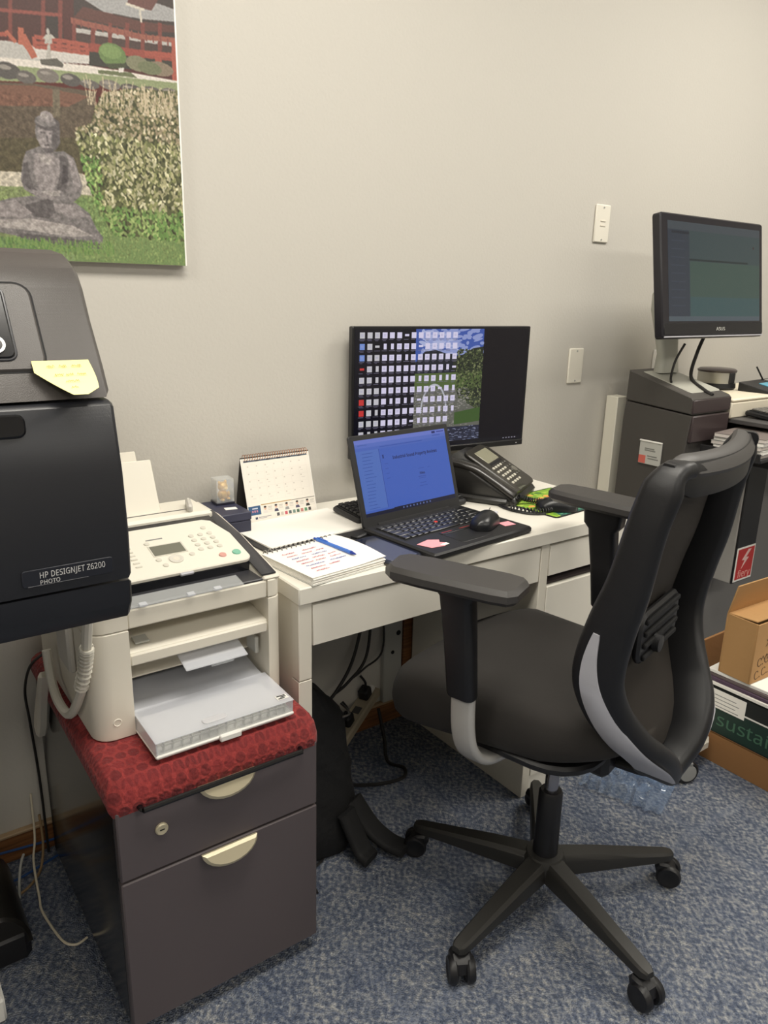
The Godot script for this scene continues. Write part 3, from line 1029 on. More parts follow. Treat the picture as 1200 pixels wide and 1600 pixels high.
	part("cover_grip", prism(rrect(0.045, 0.016, 0.007), 0.002, 0.0006).turn(Vector3.RIGHT, -90), pm(C(206, 206, 210), 0.4), cv, Vector3(0.0, 0.0015, 0.04))
	var wl := part("warning_label", bx(-0.011, 0.011, 0, 0.0006, -0.007, 0.007, 0.0), M.white, cv, Vector3(0.132, 0.0012, 0.040))
	for k in 3:
		part("print_block", bx(-0.009 + (0.006 if k == 1 else 0.0), 0.008 - (0.004 if k == 2 else 0.0), 0, 0.0003, -0.0014, 0.0014, 0.0), M.ink, wl, Vector3(0, 0.0006, -0.0043 + k * 0.0042))
	part("seal_button", lathe([Vector2(0, 0), Vector2(0.0075, 0), Vector2(0.0075, 0.0018), Vector2(0.0064, 0.0025), Vector2(0.0055, 0.0012), Vector2(0, 0.0012)], 22).turn(Vector3.RIGHT, 90), M.cream2, t, Vector3(-0.142, 0.034, 0.1885))
	# wedge top
	var wp := outline([-0.19, 0.234, 0.186, 0.234, 0.189, 0.238, 0.186, 0.242, 0.03, 0.276, -0.08, 0.292, -0.19, 0.292])
	part("top_shell", sideways(wp, 0.038, 0.004).at(0.160, 0, 0), sh, t, Vector3.ZERO, Vector3.ZERO, 50)
	var dp := outline([-0.10, 0.288, 0.03, 0.278, 0.184, 0.2435, 0.184, 0.2465, 0.03, 0.281, -0.10, 0.297])
	part("deck", sideways(dp, 0.030, 0.001).at(0.156, 0, 0), dk, t, Vector3.ZERO, Vector3.ZERO, 50)
	part("deck_ledge", bx(-0.176, 0.143, 0.234, 0.2395, 0.128, 0.186, 0.0015), dk, t)
	var pb := outline([-0.10, 0.234, 0.132, 0.234, 0.134, 0.255, -0.02, 0.297, -0.10, 0.310])
	part("panel_base", sideways(pb, 0.318, 0.002).at(-0.017, 0, 0), blk, t, Vector3.ZERO, Vector3.ZERO, 50)
	part("back_cover", bx(-0.176, 0.178, 0.234, 0.294, -0.19, -0.098, 0.006), sh, t)
	# control panel plate: slopes 1 in 4 towards the user
	var pp := PackedVector2Array([Vector2(-0.176, -0.085), Vector2(0.112, -0.085)])
	pp.append(Vector2(0.128, -0.076))
	pp.append(Vector2(0.146, -0.02))
	for i in 6:
		var a := -0.2 + (PI / 2 + 0.2) * i / 5
		pp.append(Vector2(0.132 + cos(a) * 0.016, 0.062 + sin(a) * 0.016))
	pp.append(Vector2(-0.176, 0.078))
	var cp := part("control_panel", slab(pp, 0.009, 0.002), M.cream2, t, Vector3(0, 0.2745, 0.057), Vector3(14.5, 0, 0))
	var H := 0.009
	part("display", bx(-0.030, 0.030, H, H + 0.0012, -0.016, 0.016, 0.0004), pm(C(112, 112, 100), 0.15), cp, Vector3(0.010, 0, 0.0))
	part("display_frame", bx(-0.033, 0.033, H, H + 0.0006, -0.019, 0.019, 0.0002), pm(C(206, 202, 190), 0.4), cp, Vector3(0.010, 0, 0.0))
	part("brand_strip", bx(-0.016, 0.016, H, H + 0.0005, -0.0015, 0.0015, 0.0), M.grey, cp, Vector3(-0.002, 0, -0.040))
	part("navigation_ring", lathe([Vector2(0.009, H), Vector2(0.0135, H), Vector2(0.0135, H + 0.0016), Vector2(0.011, H + 0.0022), Vector2(0.009, H + 0.0016)], 22), pm(C(214, 210, 200), 0.35), cp, Vector3(0.013, 0, 0.036))
	part("key", lathe([Vector2(0, H), Vector2(0.007, H), Vector2(0.006, H + 0.0018), Vector2(0, H + 0.002)], 14), M.cream, cp, Vector3(0.013, 0, 0.036))
	var kk := lathe([Vector2(0, H), Vector2(0.0058, H), Vector2(0.005, H + 0.0018), Vector2(0, H + 0.0022)], 12)
	var km := mesh_of(kk)
	var kmat := pm(C(214, 210, 198), 0.35)
	for r in 4:
		for c in 3:
			part("key", km, kmat, cp, Vector3(0.068 + c * 0.019, 0, -0.030 + r * 0.0165))
	for r in 6:
		part("key", bx(-0.006, 0.006, H, H + 0.0016, -0.002, 0.002, 0.0006), kmat, cp, Vector3(-0.058, 0, -0.022 + r * 0.0125))
	for q in [Vector2(0.046, 0.03), Vector2(-0.018, 0.030), Vector2(-0.012, 0.050), Vector2(0.102, -0.052), Vector2(-0.02, -0.028)]:
		part("key", km, kmat, cp, Vector3(q.x, 0, q.y))
	part("stop_key", lathe([Vector2(0, H), Vector2(0.0075, H), Vector2(0.0066, H + 0.002), Vector2(0, H + 0.0024)], 16), pm(C(214, 160, 150), 0.4), cp, Vector3(0.098, 0, 0.051))
	part("start_key", lathe([Vector2(0, H), Vector2(0.0088, H), Vector2(0.0078, H + 0.002), Vector2(0, H + 0.0024)], 18), pm(C(130, 190, 166), 0.4), cp, Vector3(0.127, 0, 0.050))
	part("open_tab", bx(-0.013, 0.013, 0.0, 0.006, 0, 0.006, 0.0015), M.silver, cp, Vector3(0.016, 0.001, 0.077))
	# clear document visor along the front edge
	var vs := part("clear_visor", bx(-0.15, 0.10, -0.001, 0.001, -0.018, 0.018, 0.0006), M.clear, t, Vector3(0, 0.243, 0.178), Vector3(10, 0, 0))
	for x in [-0.085, 0.0, 0.05]:
		part("visor_clip", bx(-0.007, 0.007, -0.002, 0.003, 0.008, 0.018, 0.001), M.frost, vs, Vector3(x, 0, 0))
	# document feeder at the back with its paper support standing up
	var fd := part("feeder", bx(-0.170, 0.150, 0.292, 0.312, -0.16, -0.05, 0.006), M.cream2, t)
	part("feeder_guide", bx(-0.006, 0.006, 0.31, 0.328, -0.03, 0.03, 0.004), pm(C(206, 202, 194), 0.4), fd, Vector3(0.112, 0, -0.085), Vector3(0, -18, 0))
	part("feeder_slot", bx(-0.150, 0.105, 0.3115, 0.3125, -0.085, -0.081, 0.0), M.grey_dark, fd)
	part("paper_support", bx(-0.105, 0.057, 0.0, 0.115, -0.003, 0.003, 0.002), M.cream2, t, Vector3(0, 0.305, -0.10), Vector3(-24, 0, 0))
	part("support_extension", bx(-0.095, 0.030, 0.09, 0.135, -0.002, 0.002, 0.004), M.cream, t, Vector3(0, 0.305, -0.104), Vector3(-24, 0, 0))
	# handset cradle cord on the left side: coil, thick bend and the hanging handset
	var hs := part("handset", prism(outline([-0.013, 0.0, 0.015, 0.004, 0.02, 0.05, 0.012, 0.21, -0.002, 0.212, -0.016, 0.04]), 0.022, 0.005).turn(Vector3.UP, 90), M.cream, t, Vector3(-0.205, -0.148, -0.165), Vector3(32, 0, 0))
	part("cord", tube(path([Vector3(-0.186, 0.262, 0.236), Vector3(-0.186, 0.212, 0.215), Vector3(-0.186, 0.159, 0.193), Vector3(-0.189, 0.087, 0.152), Vector3(-0.196, 0.018, 0.090), Vector3(-0.200, 0.011, 0.022), Vector3(-0.200, 0.039, -0.022), Vector3(-0.200, 0.092, -0.038)], 6), 0.0085, 9), pm(C(206, 202, 190), 0.5), t)
	part("cord_coil", coil(path([Vector3(-0.186, 0.197, 0.210), Vector3(-0.186, 0.159, 0.193), Vector3(-0.189, 0.102, 0.160)], 5), 0.0095, 11, 0.0032), pm(C(214, 210, 198), 0.5), t)
	part("cradle", bx(-0.192, -0.178, 0.10, 0.235, 0.02, 0.10, 0.004), pm(C(196, 192, 184), 0.45), t)

func desk() -> void:
	var t := thing("desk", "white office desk with one wide drawer and a cabinet on its right", "desk", Vector3(0.667, 0, 0.0))
	var w: Material = M.white_lam
	var v: Material = M.white_lam2
	# local x runs 0 .. 1.05, z 0.02 .. 0.52
	part("desktop", bx(0.0, 1.05, 0.7145, 0.75, 0.02, 0.52, 0.0025), w, t)
	part("left_panel", bx(0.003, 0.022, 0.0, 0.7145, 0.03, 0.49, 0.001), v, t)
	part("front_leg", bx(0.001, 0.031, 0.552, 0.7145, 0.486, 0.516, 0.0012), v, t)
	part("front_leg", bx(0.001, 0.031, 0.0, 0.550, 0.486, 0.516, 0.0012), v, t)
	part("back_panel", bx(0.022, 0.69, 0.50, 0.7145, 0.03, 0.044, 0.001), v, t)
	var d := part("drawer", bx(0.033, 0.671, 0.622, 0.7085, 0.503, 0.5165, 0.0012), w, t)
	part("drawer_box", bx(0.045, 0.66, 0.635, 0.69, 0.07, 0.503, 0.001), v, d)
	# cabinet on the right
	part("cabinet_side", bx(0.675, 0.703, 0.0, 0.7145, 0.03, 0.516, 0.0012), v, t)
	part("cabinet_side", bx(1.018, 1.047, 0.0, 0.7145, 0.03, 0.516, 0.0012), v, t)
	part("cabinet_back", bx(0.703, 1.018, 0.02, 0.7145, 0.03, 0.042, 0.0), v, t)
	part("cabinet_shelf", bx(0.703, 1.018, 0.586, 0.598, 0.042, 0.500, 0.001), v, t)
	part("cabinet_floor", bx(0.703, 1.018, 0.035, 0.05, 0.042, 0.500, 0.001), v, t)
	part("upper_front", bx(0.705, 1.016, 0.630, 0.7085, 0.503, 0.5165, 0.0012), w, t)
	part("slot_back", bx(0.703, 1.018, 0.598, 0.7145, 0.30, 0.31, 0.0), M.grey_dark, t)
	part("cabinet_door", bx(0.705, 1.016, 0.058, 0.601, 0.503, 0.5165, 0.0012), w, t)
	part("plinth", bx(0.703, 1.018, 0.0, 0.055, 0.495, 0.512, 0.001), w, t)
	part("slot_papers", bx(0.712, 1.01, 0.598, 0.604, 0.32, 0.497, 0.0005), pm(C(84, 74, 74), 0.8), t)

func key_grid(parent: Node, rows: Array, x0: float, z0: float, pitch: float, depth_pitch: float, h: float, m: Material, y: float, top: Material = null) -> void:
	var cache := {}
	for r in rows.size():
		var x := x0
		for wk in rows[r]:
			var w: float = wk
			if w > 0.0:
				if not cache.has(w):
					cache[w] = mesh_of(prism(rrect(pitch * w - pitch * 0.14, depth_pitch * 0.86, 0.002, 2), h, h * 0.35).turn(Vector3.RIGHT, -90))
				part("key", cache[w], m, parent, Vector3(x + pitch * w / 2, y + h / 2, z0 + r * depth_pitch))
			x += pitch * absf(w)

func monitor_picture() -> ImageTexture:
	var pc := Pic.new(960, 560, C(10, 9, 22))
	var r := RandomNumberGenerator.new()
	r.seed = 91
	# portrait wallpaper between two dark bars: sky, hills, lawn, trees, water at the bottom
	pc.rect(310, 0, 380, 560, C(66, 92, 172))
	for i in 260:
		var x := r.randf_range(345, 690)
		var y := r.randf_range(0, 150)
		var k := r.randf()
		if x < 520 or k < 0.35:
			pc.ell(x, y, r.randf_range(8, 34), r.randf_range(4, 12), C(150, 162, 214) if k < 0.6 else C(178, 186, 226), r.randf_range(-0.3, 0.3))
	pc.rect(310, 150, 380, 410, C(62, 70, 56))
	pc.poly([310, 160, 330, 130, 360, 104, 420, 96, 470, 112, 520, 118, 560, 130, 560, 220, 310, 220], C(30, 34, 44))
	pc.poly([520, 140, 580, 118, 630, 92, 690, 84, 690, 330, 520, 320], C(40, 46, 36))
	pc.rect(310, 205, 380, 80, C(86, 104, 58))
	for i in 900:
		var x := r.randf_range(540, 690)
		var y := r.randf_range(95, 440)
		var c: Color = [C(52, 60, 40), C(86, 96, 58), C(66, 76, 48), C(124, 130, 90), C(34, 40, 30)][r.randi() % 5]
		pc.ell(x, y, r.randf_range(2, 7), r.randf_range(2, 6), c, r.randf_range(-1, 1))
	pc.poly([310, 280, 540, 280, 560, 330, 690, 400, 690, 480, 310, 480], C(104, 104, 96))
	for i in 500:
		pc.ell(r.randf_range(310, 620), r.randf_range(280, 470), r.randf_range(2, 8), r.randf_range(1, 4), [C(130, 130, 122), C(88, 90, 82), C(150, 146, 140)][r.randi() % 3], 0)
	for a in 40:
		var t := PI * a / 39
		pc.ell(420 - cos(t) * 70, 390 - sin(t) * 130, 5, 5, C(190, 192, 200))
	pc.poly([540, 400, 690, 380, 690, 450, 540, 460], C(66, 92, 46))
	pc.rect(310, 470, 380, 90, C(42, 44, 62))
	for i in 260:
		var x := r.randf_range(310, 690)
		var y := r.randf_range(470, 556)
		pc.line(x, y, x + r.randf_range(6, 22), y + r.randf_range(-3, 3), 2.5, [C(150, 156, 186), C(84, 92, 120), C(28, 30, 44)][r.randi() % 3])
	# desktop icons: eleven rows of fourteen with their captions
	for row in 11:
		for col in 14:
			if row == 9 and (col > 12 or col == 7): continue
			if row >= 8 and col > 12: continue
			if row == 10 and col > 6: continue
			var x := 24.0 + col * 37.6
			var y := 14.0 + row * 50.0
			var k := r.randf()
			var c := C(226, 220, 246)
			if col < 3: c = C(206, 204, 210)
			if col == 0 and row in [3, 6, 7]: c = C(206, 60, 58)
			if col == 0 and row in [1, 2]: c = C(120, 150, 220)
			if k < 0.08: pc.rect(x + 2, y + 8, 22, 10, c)
			elif k < 0.2 and col > 0: pc.rect(x + 7, y, 15, 26, c)
			else: pc.rect(x, y, 25, 27, c)
			if k > 0.45:
				pc.rect(x + 6, y + 9, 12, 2, C(170, 168, 206)); pc.rect(x + 6, y + 15, 12, 2, C(170, 168, 206))
			pc.rect(x - 3, y + 31, r.randf_range(20, 32), 2.4, C(128, 124, 148))
			if k > 0.3: pc.rect(x + 1, y + 36, r.randf_range(10, 24), 2.4, C(108, 104, 128))
	pc.rect(692, 0, 268, 560, C(14, 10, 18))
	pc.rect(0, 540, 960, 20, C(20, 18, 26))
	for i in 5: pc.rect(842 + i * 18, 546, 9, 5, C(150, 146, 160))
	return pc.tex()

func laptop_picture() -> ImageTexture:
	var pc := Pic.new(640, 400, C(64, 96, 184))
	pc.rect(0, 0, 640, 22, C(104, 120, 200))
	pc.rect(0, 22, 640, 20, C(84, 108, 190))
	pc.rect(0, 42, 640, 16, C(72, 100, 184))
	pc.rect(0, 58, 150, 320, C(78, 110, 186))
	pc.rect(150, 58, 3, 320, C(44, 70, 150))
	var r := RandomNumberGenerator.new()
	r.seed = 6
	for i in 17: pc.rect(30 + r.randf_range(0, 8), 72 + i * 18, r.randf_range(44, 74), 3, C(54, 82, 160))
	for i in 5: pc.rect(20, 27 + 0 * i, 60, 3, C(60, 84, 160))
	pc.rect(160, 46, 300, 4, C(54, 82, 168))
	pc.rect(168, 92, 10, 20, C(36, 56, 120))
	for i in 4: pc.rect(176, 140 + i * 26, 22, 3, C(52, 80, 160))
	pc.rect(540, 6, 26, 12, C(24, 34, 96)); pc.rect(576, 9, 56, 6, C(50, 62, 140)); pc.rect(540, 28, 60, 4, C(58, 80, 164))
	pc.rect(400, 196, 42, 3, C(52, 80, 164)); pc.rect(470, 196, 16, 3, C(52, 80, 164))
	pc.rect(392, 240, 56, 4, C(50, 78, 160)); pc.rect(396, 250, 50, 3, C(50, 78, 160)); pc.rect(398, 276, 44, 3, C(50, 78, 160)); pc.rect(392, 292, 56, 3, C(50, 78, 160))
	pc.rect(0, 378, 640, 22, C(16, 20, 46))
	pc.rect(0, 370, 190, 12, C(64, 96, 184))
	for i in 9: pc.rect(250 + i * 24, 384, 9, 9, C(86, 104, 160))
	return pc.tex()

func desk_things() -> void:
	var top := 0.7502
	# ---- desktop monitor, turned a little towards the left
	var mo := thing("desktop_monitor", "wide black desktop monitor showing rows of icons, on the white desk", "monitor", Vector3(1.386, top, 0.068), -6.4)
	var bez := pm(C(22, 22, 25), 0.35)
	part("housing", prism(rrect(0.580, 0.347, 0.004, 2), 0.020, 0.002), bez, mo, Vector3(0, 0.2835, 0))
	part("back_bulge", prism(rrect(0.34, 0.2, 0.02), 0.02, 0.008), bez, mo, Vector3(0, 0.27, -0.018))
	part("screen", card(0.566, 0.321), screen_mat(monitor_picture(), 0.8), mo, Vector3(0, 0.2895, 0.0103))
	part("chin", bx(-0.288, 0.288, 0.111, 0.126, 0.009, 0.0125, 0.001), pm(C(30, 29, 30), 0.3), mo)
	part("chin_line", bx(-0.288, 0.288, 0.126, 0.1275, 0.009, 0.0115, 0.0), pm(C(60, 60, 62), 0.4), mo)
	part("power_lamp", bx(0.262, 0.266, 0.117, 0.119, 0.0125, 0.0128, 0.0), pm(C(200, 200, 205), 0.4), mo)
	part("stand_neck", bx(-0.03, 0.03, 0.01, 0.25, -0.032, -0.014, 0.004), bez, mo)
	part("stand_foot", prism(rrect(0.20, 0.11, 0.03), 0.010, 0.003).turn(Vector3.RIGHT, -90), bez, mo, Vector3(-0.06, 0.005, 0.0))
	# ---- keyboard half hidden behind the laptop
	var kb := thing("keyboard", "black desktop keyboard lying flat behind the open laptop", "keyboard", Vector3(1.165, top, 0.185), 1.5)
	part("tray", prism(rrect(0.36, 0.115, 0.008, 3), 0.016, 0.005).turn(Vector3.RIGHT, -90), M.black, kb, Vector3(0, 0.012, 0), Vector3(4, 0, 0))
	var keys := part("key_bed", bx(-0.172, 0.172, 0.0, 0.003, -0.050, 0.050, 0.001), M.black_matte, kb, Vector3(0, 0.0195, 0), Vector3(4, 0, 0))
	var row: Array = [1.0, 1.0, 1.0, 1.0, 1.0, 1.0, 1.0, 1.0, 1.0, 1.0, 1.0, 1.0, 1.0, 1.0, 1.0, 1.0, 1.0, 1.0, 1.0]
	key_grid(keys, [row, row, row, row, row, [1.5, 1.0, 1.5, 6.0, 1.5, 1.0, 1.5, 1.0, 1.0, 1.0, 2.0]], -0.17, -0.0405, 0.0179, 0.0162, 0.006, pm(C(30, 30, 33), 0.35), 0.003)
	# ---- laptop
	var lp := thing("laptop", "open black laptop with a blue document on screen, at the front of the desk", "laptop", Vector3(1.134, top, 0.408), 6.0)
	var lb := grained(pm(C(30, 30, 32), 0.5), M.grit, 26, 0.2)
	part("base", prism(rrect(0.330, 0.236, 0.006, 3), 0.016, 0.004).turn(Vector3.RIGHT, -90), lb, lp, Vector3(0, 0.009, 0))
	var kbed := part("keyboard_well", bx(-0.150, 0.150, 0.0, 0.0012, -0.052, 0.052, 0.0004), M.black_matte, lp, Vector3(0, 0.0165, -0.042))
	var lrow: Array = [1.0, 1.0, 1.0, 1.0, 1.0, 1.0, 1.0, 1.0, 1.0, 1.0, 1.0, 1.0, 1.0, 2.0]
	key_grid(kbed, [lrow, [1.5, 1.0, 1.0, 1.0, 1.0, 1.0, 1.0, 1.0, 1.0, 1.0, 1.0, 1.0, 1.0, 1.5], [1.8, 1.0, 1.0, 1.0, 1.0, 1.0, 1.0, 1.0, 1.0, 1.0, 1.0, 1.0, 2.2], [2.2, 1.0, 1.0, 1.0, 1.0, 1.0, 1.0, 1.0, 1.0, 1.0, 1.0, 2.8], [1.0, 1.0, 1.0, 1.0, 5.0, 1.0, 1.0, 1.0, 1.0, 1.0, 1.0]], -0.148, -0.0415, 0.0197, 0.0205, 0.0035, pm(C(26, 26, 28), 0.3), 0.001)
	for k in 5:      # white key legends too small to read
		for i in 13:
			if (i + k) % 3 != 1:
				part("key_legend", bx(-0.0016, 0.0016, 0, 0.0002, -0.0016, 0.0016, 0.0), pm(C(112, 112, 112), 0.6), kbed, Vector3(-0.136 + i * 0.0205 + k * 0.003, 0.0047, -0.0425 + k * 0.0205)) if k < 4 else null
	part("pointing_stick", lathe([Vector2(0, 0.001), Vector2(0.004, 0.001), Vector2(0.0045, 0.006), Vector2(0, 0.0072)], 10), pm(C(206, 60, 54), 0.7), kbed, Vector3(-0.005, 0, 0.004))
	var tp := part("touchpad", prism(rrect(0.100, 0.062, 0.003, 2), 0.0012, 0.0004).turn(Vector3.RIGHT, -90), pm(C(34, 34, 36), 0.35), lp, Vector3(-0.005, 0.0172, 0.068))
	part("button_bar", bx(-0.05, 0.05, 0.0168, 0.0185, 0.020, 0.034, 0.0006), pm(C(28, 28, 30), 0.35), lp, Vector3(-0.005, 0, 0))
	for x in [-0.034, 0.026]:
		part("red_stripe", bx(x - 0.017, x + 0.017, 0.0186, 0.0189, 0.0245, 0.0262, 0.0), pm(C(190, 70, 66), 0.5), lp)
	var lid := part("lid", prism(rrect(0.330, 0.216, 0.006, 3), 0.007, 0.002).at(0, 0.108, 0), lb, lp, Vector3(0, 0.014, -0.117), Vector3(-17, 0, 0))
	part("screen", card(0.302, 0.180), screen_mat(laptop_picture(), 0.85), lid, Vector3(0, 0.114, 0.0038))
	lettering("Industrial Sound Property Reviews", 0.0106, pm(C(18, 26, 80), 0.6), lid, Vector3(-0.040, 0.152, 0.0039), Vector3.ZERO, "heading", "Droid Sans", 0.0002, 0.86)
	lettering("Files", 0.0085, pm(C(18, 26, 80), 0.6), lid, Vector3(0.040, 0.103, 0.0039), Vector3.ZERO, "heading", "Droid Sans", 0.0002)
	part("hinge", tube(PackedVector3Array([Vector3(-0.12, 0.016, -0.117), Vector3(0.12, 0.016, -0.117)]), 0.006, 8), M.black, lp)
	# ---- pink notes on the palm rest
	for k in 2:
		var pn := thing("pink_sticky_note", ["torn pink sticky note on the left palm rest of the laptop", "small pink sticky note at the right palm rest, peeking out behind the mouse"][k], "sticky note", Vector3([1.022, 1.268][k], top + 0.0175, [0.488, 0.462][k]), [10, -12][k])
		part("note_sheet", slab(outline([-0.03, -0.022, 0.012, -0.028, 0.033, -0.012, 0.020, 0.0, 0.030, 0.012, 0.012, 0.024, -0.022, 0.014]) if k == 0 else outline([-0.016, -0.012, 0.016, -0.016, 0.02, 0.012, -0.012, 0.016]), 0.0006), M.pink, pn)
		if k == 0:
			part("note_fold", slab(outline([-0.010, 0.0, 0.012, 0.002, 0.010, 0.012, -0.006, 0.010]), 0.0006), M.paper, pn, Vector3(0.016, 0.0008, 0.012), Vector3(0, 10, 0))
	# ---- mouse lying on the laptop, another on the patterned mat
	make_mouse("black mouse resting on the right palm rest of the laptop", Vector3(1.215, top + 0.0175, 0.445), -62)
	make_mouse("black mouse on the green patterned mouse mat", Vector3(1.508, top + 0.0036, 0.408), -128)
	var mp := thing("mouse_mat", "bright green mouse mat printed with leaves and orange flowers", "mouse mat", Vector3(1.566, top, 0.345), 5)
	part("mat", prism(rrect(0.245, 0.205, 0.012, 3), 0.003, 0.0008).turn(Vector3.RIGHT, -90), M.black_matte, mp, Vector3(0, 0.0015, 0))
	var g := Pic.new(256, 232, C(128, 168, 52))
	var r := RandomNumberGenerator.new()
	r.seed = 33
	for i in 420:
		g.ell(r.randf_range(0, 256), r.randf_range(0, 232), r.randf_range(4, 15), r.randf_range(3, 8), [C(154, 190, 58), C(104, 150, 46), C(178, 204, 84), C(70, 118, 48), C(136, 176, 54)][r.randi() % 5], r.randf_range(-1.5, 1.5))
	for i in 16:
		g.ell(r.randf_range(20, 240), r.randf_range(10, 170), 13, 9, [C(214, 132, 62), C(226, 168, 84), C(196, 96, 58)][r.randi() % 3], r.randf_range(-1, 1))
	g.poly([20, 232, 40, 186, 120, 160, 200, 170, 240, 210, 240, 232], C(34, 82, 74))
	for i in 26: g.line(r.randf_range(20, 220), r.randf_range(165, 232), r.randf_range(20, 220), r.randf_range(165, 232), 3, [C(116, 190, 128), C(70, 140, 116), C(60, 110, 100)][r.randi() % 3])
	g.line(0, 2, 256, 2, 5, C(62, 96, 36))
	var gm := part("print", card(0.239, 0.199), printed(g.tex(), 0.6), mp, Vector3(0, 0.0031, 0), Vector3(-90, 0, 0))
	# ---- telephone
	phone()
	# ---- black desk pad, loose sheets, notebook, pen, slate
	var dp := thing("desk_pad", "thin black desk pad showing as a dark strip under white paper", "desk pad", Vector3(0.855, top, 0.245), 4.5)
	part("pad", prism(rrect(0.30, 0.235, 0.008, 3), 0.003, 0.001).turn(Vector3.RIGHT, -90), M.black, dp, Vector3(0, 0.0015, 0))
	for k in 3:
		var ps := thing("paper_sheet", ["large white sheet of paper on the black desk pad, topmost", "white sheet of paper slightly askew under the topmost sheet", "white sheet of paper at the bottom of the pile on the black desk pad"][k], "paper", Vector3(0.862, top + 0.0032 + (2 - k) * 0.0009, 0.200), [4.5, 5.6, 3.6][k], "white sheets on the desk pad")
		part("sheet", bx(-0.142, 0.142, 0, 0.0006, -0.10, 0.084, 0.0), M.paper, ps)
	var nb := thing("spiral_notebook", "spiral notebook open at a page of pink handwriting, on the desk corner", "notebook", Vector3(0.783, top, 0.420), 6.5)
	var bow := func(y: float, th: float) -> Soup:
		var f := func(u: float, w: float) -> Vector3:
			return Vector3(lerpf(-0.095, 0.095, u), y + 0.010 * smoothstep(0.6, 1.0, u) * smoothstep(0.2, 0.9, 1.0 - absf(w - 0.45)), lerpf(-0.088, 0.088, w))
		return sheet(f, 12, 6, th)
	part("cover", bx(-0.098, 0.100, 0, 0.0015, -0.09, 0.092, 0.0004), M.grey_light, nb)
	for k in 6:
		part("page", bx(-0.096 + k * 0.0006, 0.096 - (k % 3) * 0.002, 0.0016 + k * 0.0022, 0.0034 + k * 0.0022, -0.089, 0.0895 - (k % 2) * 0.002, 0.0003), M.paper, nb)
	part("curled_page", bow.call(0.0154, 0.0005), M.paper, nb, Vector3.ZERO, Vector3.ZERO, 60)
	for k in 8:
		var col := C(214, 100, 134) if k % 3 != 2 else C(96, 108, 200)
		var ln := strokes(scribble([0.10, 0.11, 0.10, 0.12, 0.11, 0.12, 0.09, 0.05][k], 0.006, [2, 3, 2, 3, 3, 2, 2, 1][k], 200 + k), 0.0013)
		part("handwriting", ln, pm(col, 0.85), nb, Vector3(-0.066, 0.0162, -0.050 + k * 0.0165), Vector3(-90, 0, 0))
	for i in 15:
		var wire := PackedVector3Array()
		for a in 9:
			var q := TAU * a / 8
			wire.append(Vector3(-0.085 + i * 0.0122, 0.011 + sin(q) * 0.0105, -0.087 + cos(q) * 0.009))
		part("spiral_wire", tube(wire, 0.0013, 5), M.chrome, nb)
	var pn2 := thing("ballpoint_pen", "translucent blue ballpoint pen lying across the open notebook", "pen", Vector3(0.826, top + 0.0212, 0.392), 0)
	pn2.rotation_degrees = Vector3(0, -84, 1.0)
	var bl := pm(C(70, 122, 214), 0.2)
	part("barrel", tube(PackedVector3Array([Vector3(-0.060, 0, 0), Vector3(0.058, 0, 0)]), 0.0042, 8), bl, pn2)
	part("grip_cone", tube(PackedVector3Array([Vector3(0.058, 0, 0), Vector3(0.070, 0, 0), Vector3(0.074, 0, 0)]), [0.0042, 0.002, 0.0008], 8), pm(C(36, 60, 150), 0.3), pn2)
	part("clicker", tube(PackedVector3Array([Vector3(-0.070, 0, 0), Vector3(-0.060, 0, 0)]), 0.0026, 8), pm(C(50, 90, 190), 0.3), pn2)
	part("clip", bx(-0.058, -0.022, 0.0042, 0.0056, -0.0016, 0.0016, 0.0004), pm(C(60, 110, 210), 0.3), pn2)
	var sl := thing("tablet_case", "dark navy tablet case with rounded corners, between notebook and laptop", "tablet case", Vector3(0.925, top, 0.432), 6)
	part("case", prism(rrect(0.098, 0.165, 0.018), 0.009, 0.003).turn(Vector3.RIGHT, -90), grained(pm(C(30, 34, 48), 0.45), M.grit, 20, 0.2), sl, Vector3(0, 0.0048, 0))
	part("rim", prism(rrect(0.102, 0.169, 0.02), 0.004, 0.001).turn(Vector3.RIGHT, -90), pm(C(60, 54, 46), 0.5), sl, Vector3(0, 0.0021, 0))
	part("glass", prism(rrect(0.084, 0.150, 0.012), 0.001, 0.0003).turn(Vector3.RIGHT, -90), pm(C(22, 28, 48), 0.12), sl, Vector3(0, 0.0096, 0))
	var ad := thing("black_adapter", "small black cable end lying on the desk at the laptop's left hinge", "adapter", Vector3(0.948, top, 0.318), 20)
	part("block", bx(-0.03, 0.03, 0, 0.010, -0.012, 0.012, 0.003), M.black, ad)
	part("lead", tube(path([Vector3(0.028, 0.005, 0), Vector3(0.045, 0.005, 0.004), Vector3(0.058, 0.005, -0.004)], 5), 0.0025, 6), M.black, ad)
	calendar()
	# ---- navy gift box with a golden figurine in a clear cube on top
	var nv := thing("navy_box", "small navy blue presentation box behind the fax machine", "box", Vector3(0.700, top, 0.098))
	part("base", bx(-0.046, 0.046, 0, 0.032, -0.062, 0.064, 0.0015), pm(C(44, 46, 66), 0.5), nv)
	part("lid", bx(-0.047, 0.047, 0.033, 0.052, -0.063, 0.065, 0.0015), pm(C(50, 52, 74), 0.45), nv)
	var cs := thing("white_card", "small white card lying on the navy box", "card", Vector3(0.716, top + 0.0521, 0.118), -10)
	part("sheet", bx(-0.014, 0.014, 0, 0.0008, -0.009, 0.009, 0.0), M.paper, cs)
	var cu := thing("display_cube", "clear acrylic cube on a dark base holding a golden figurine", "display case", Vector3(0.722, top + 0.0521, 0.062), -4)
	part("plinth", bx(-0.023, 0.023, 0, 0.006, -0.020, 0.020, 0.001), pm(C(40, 40, 52), 0.3), cu)
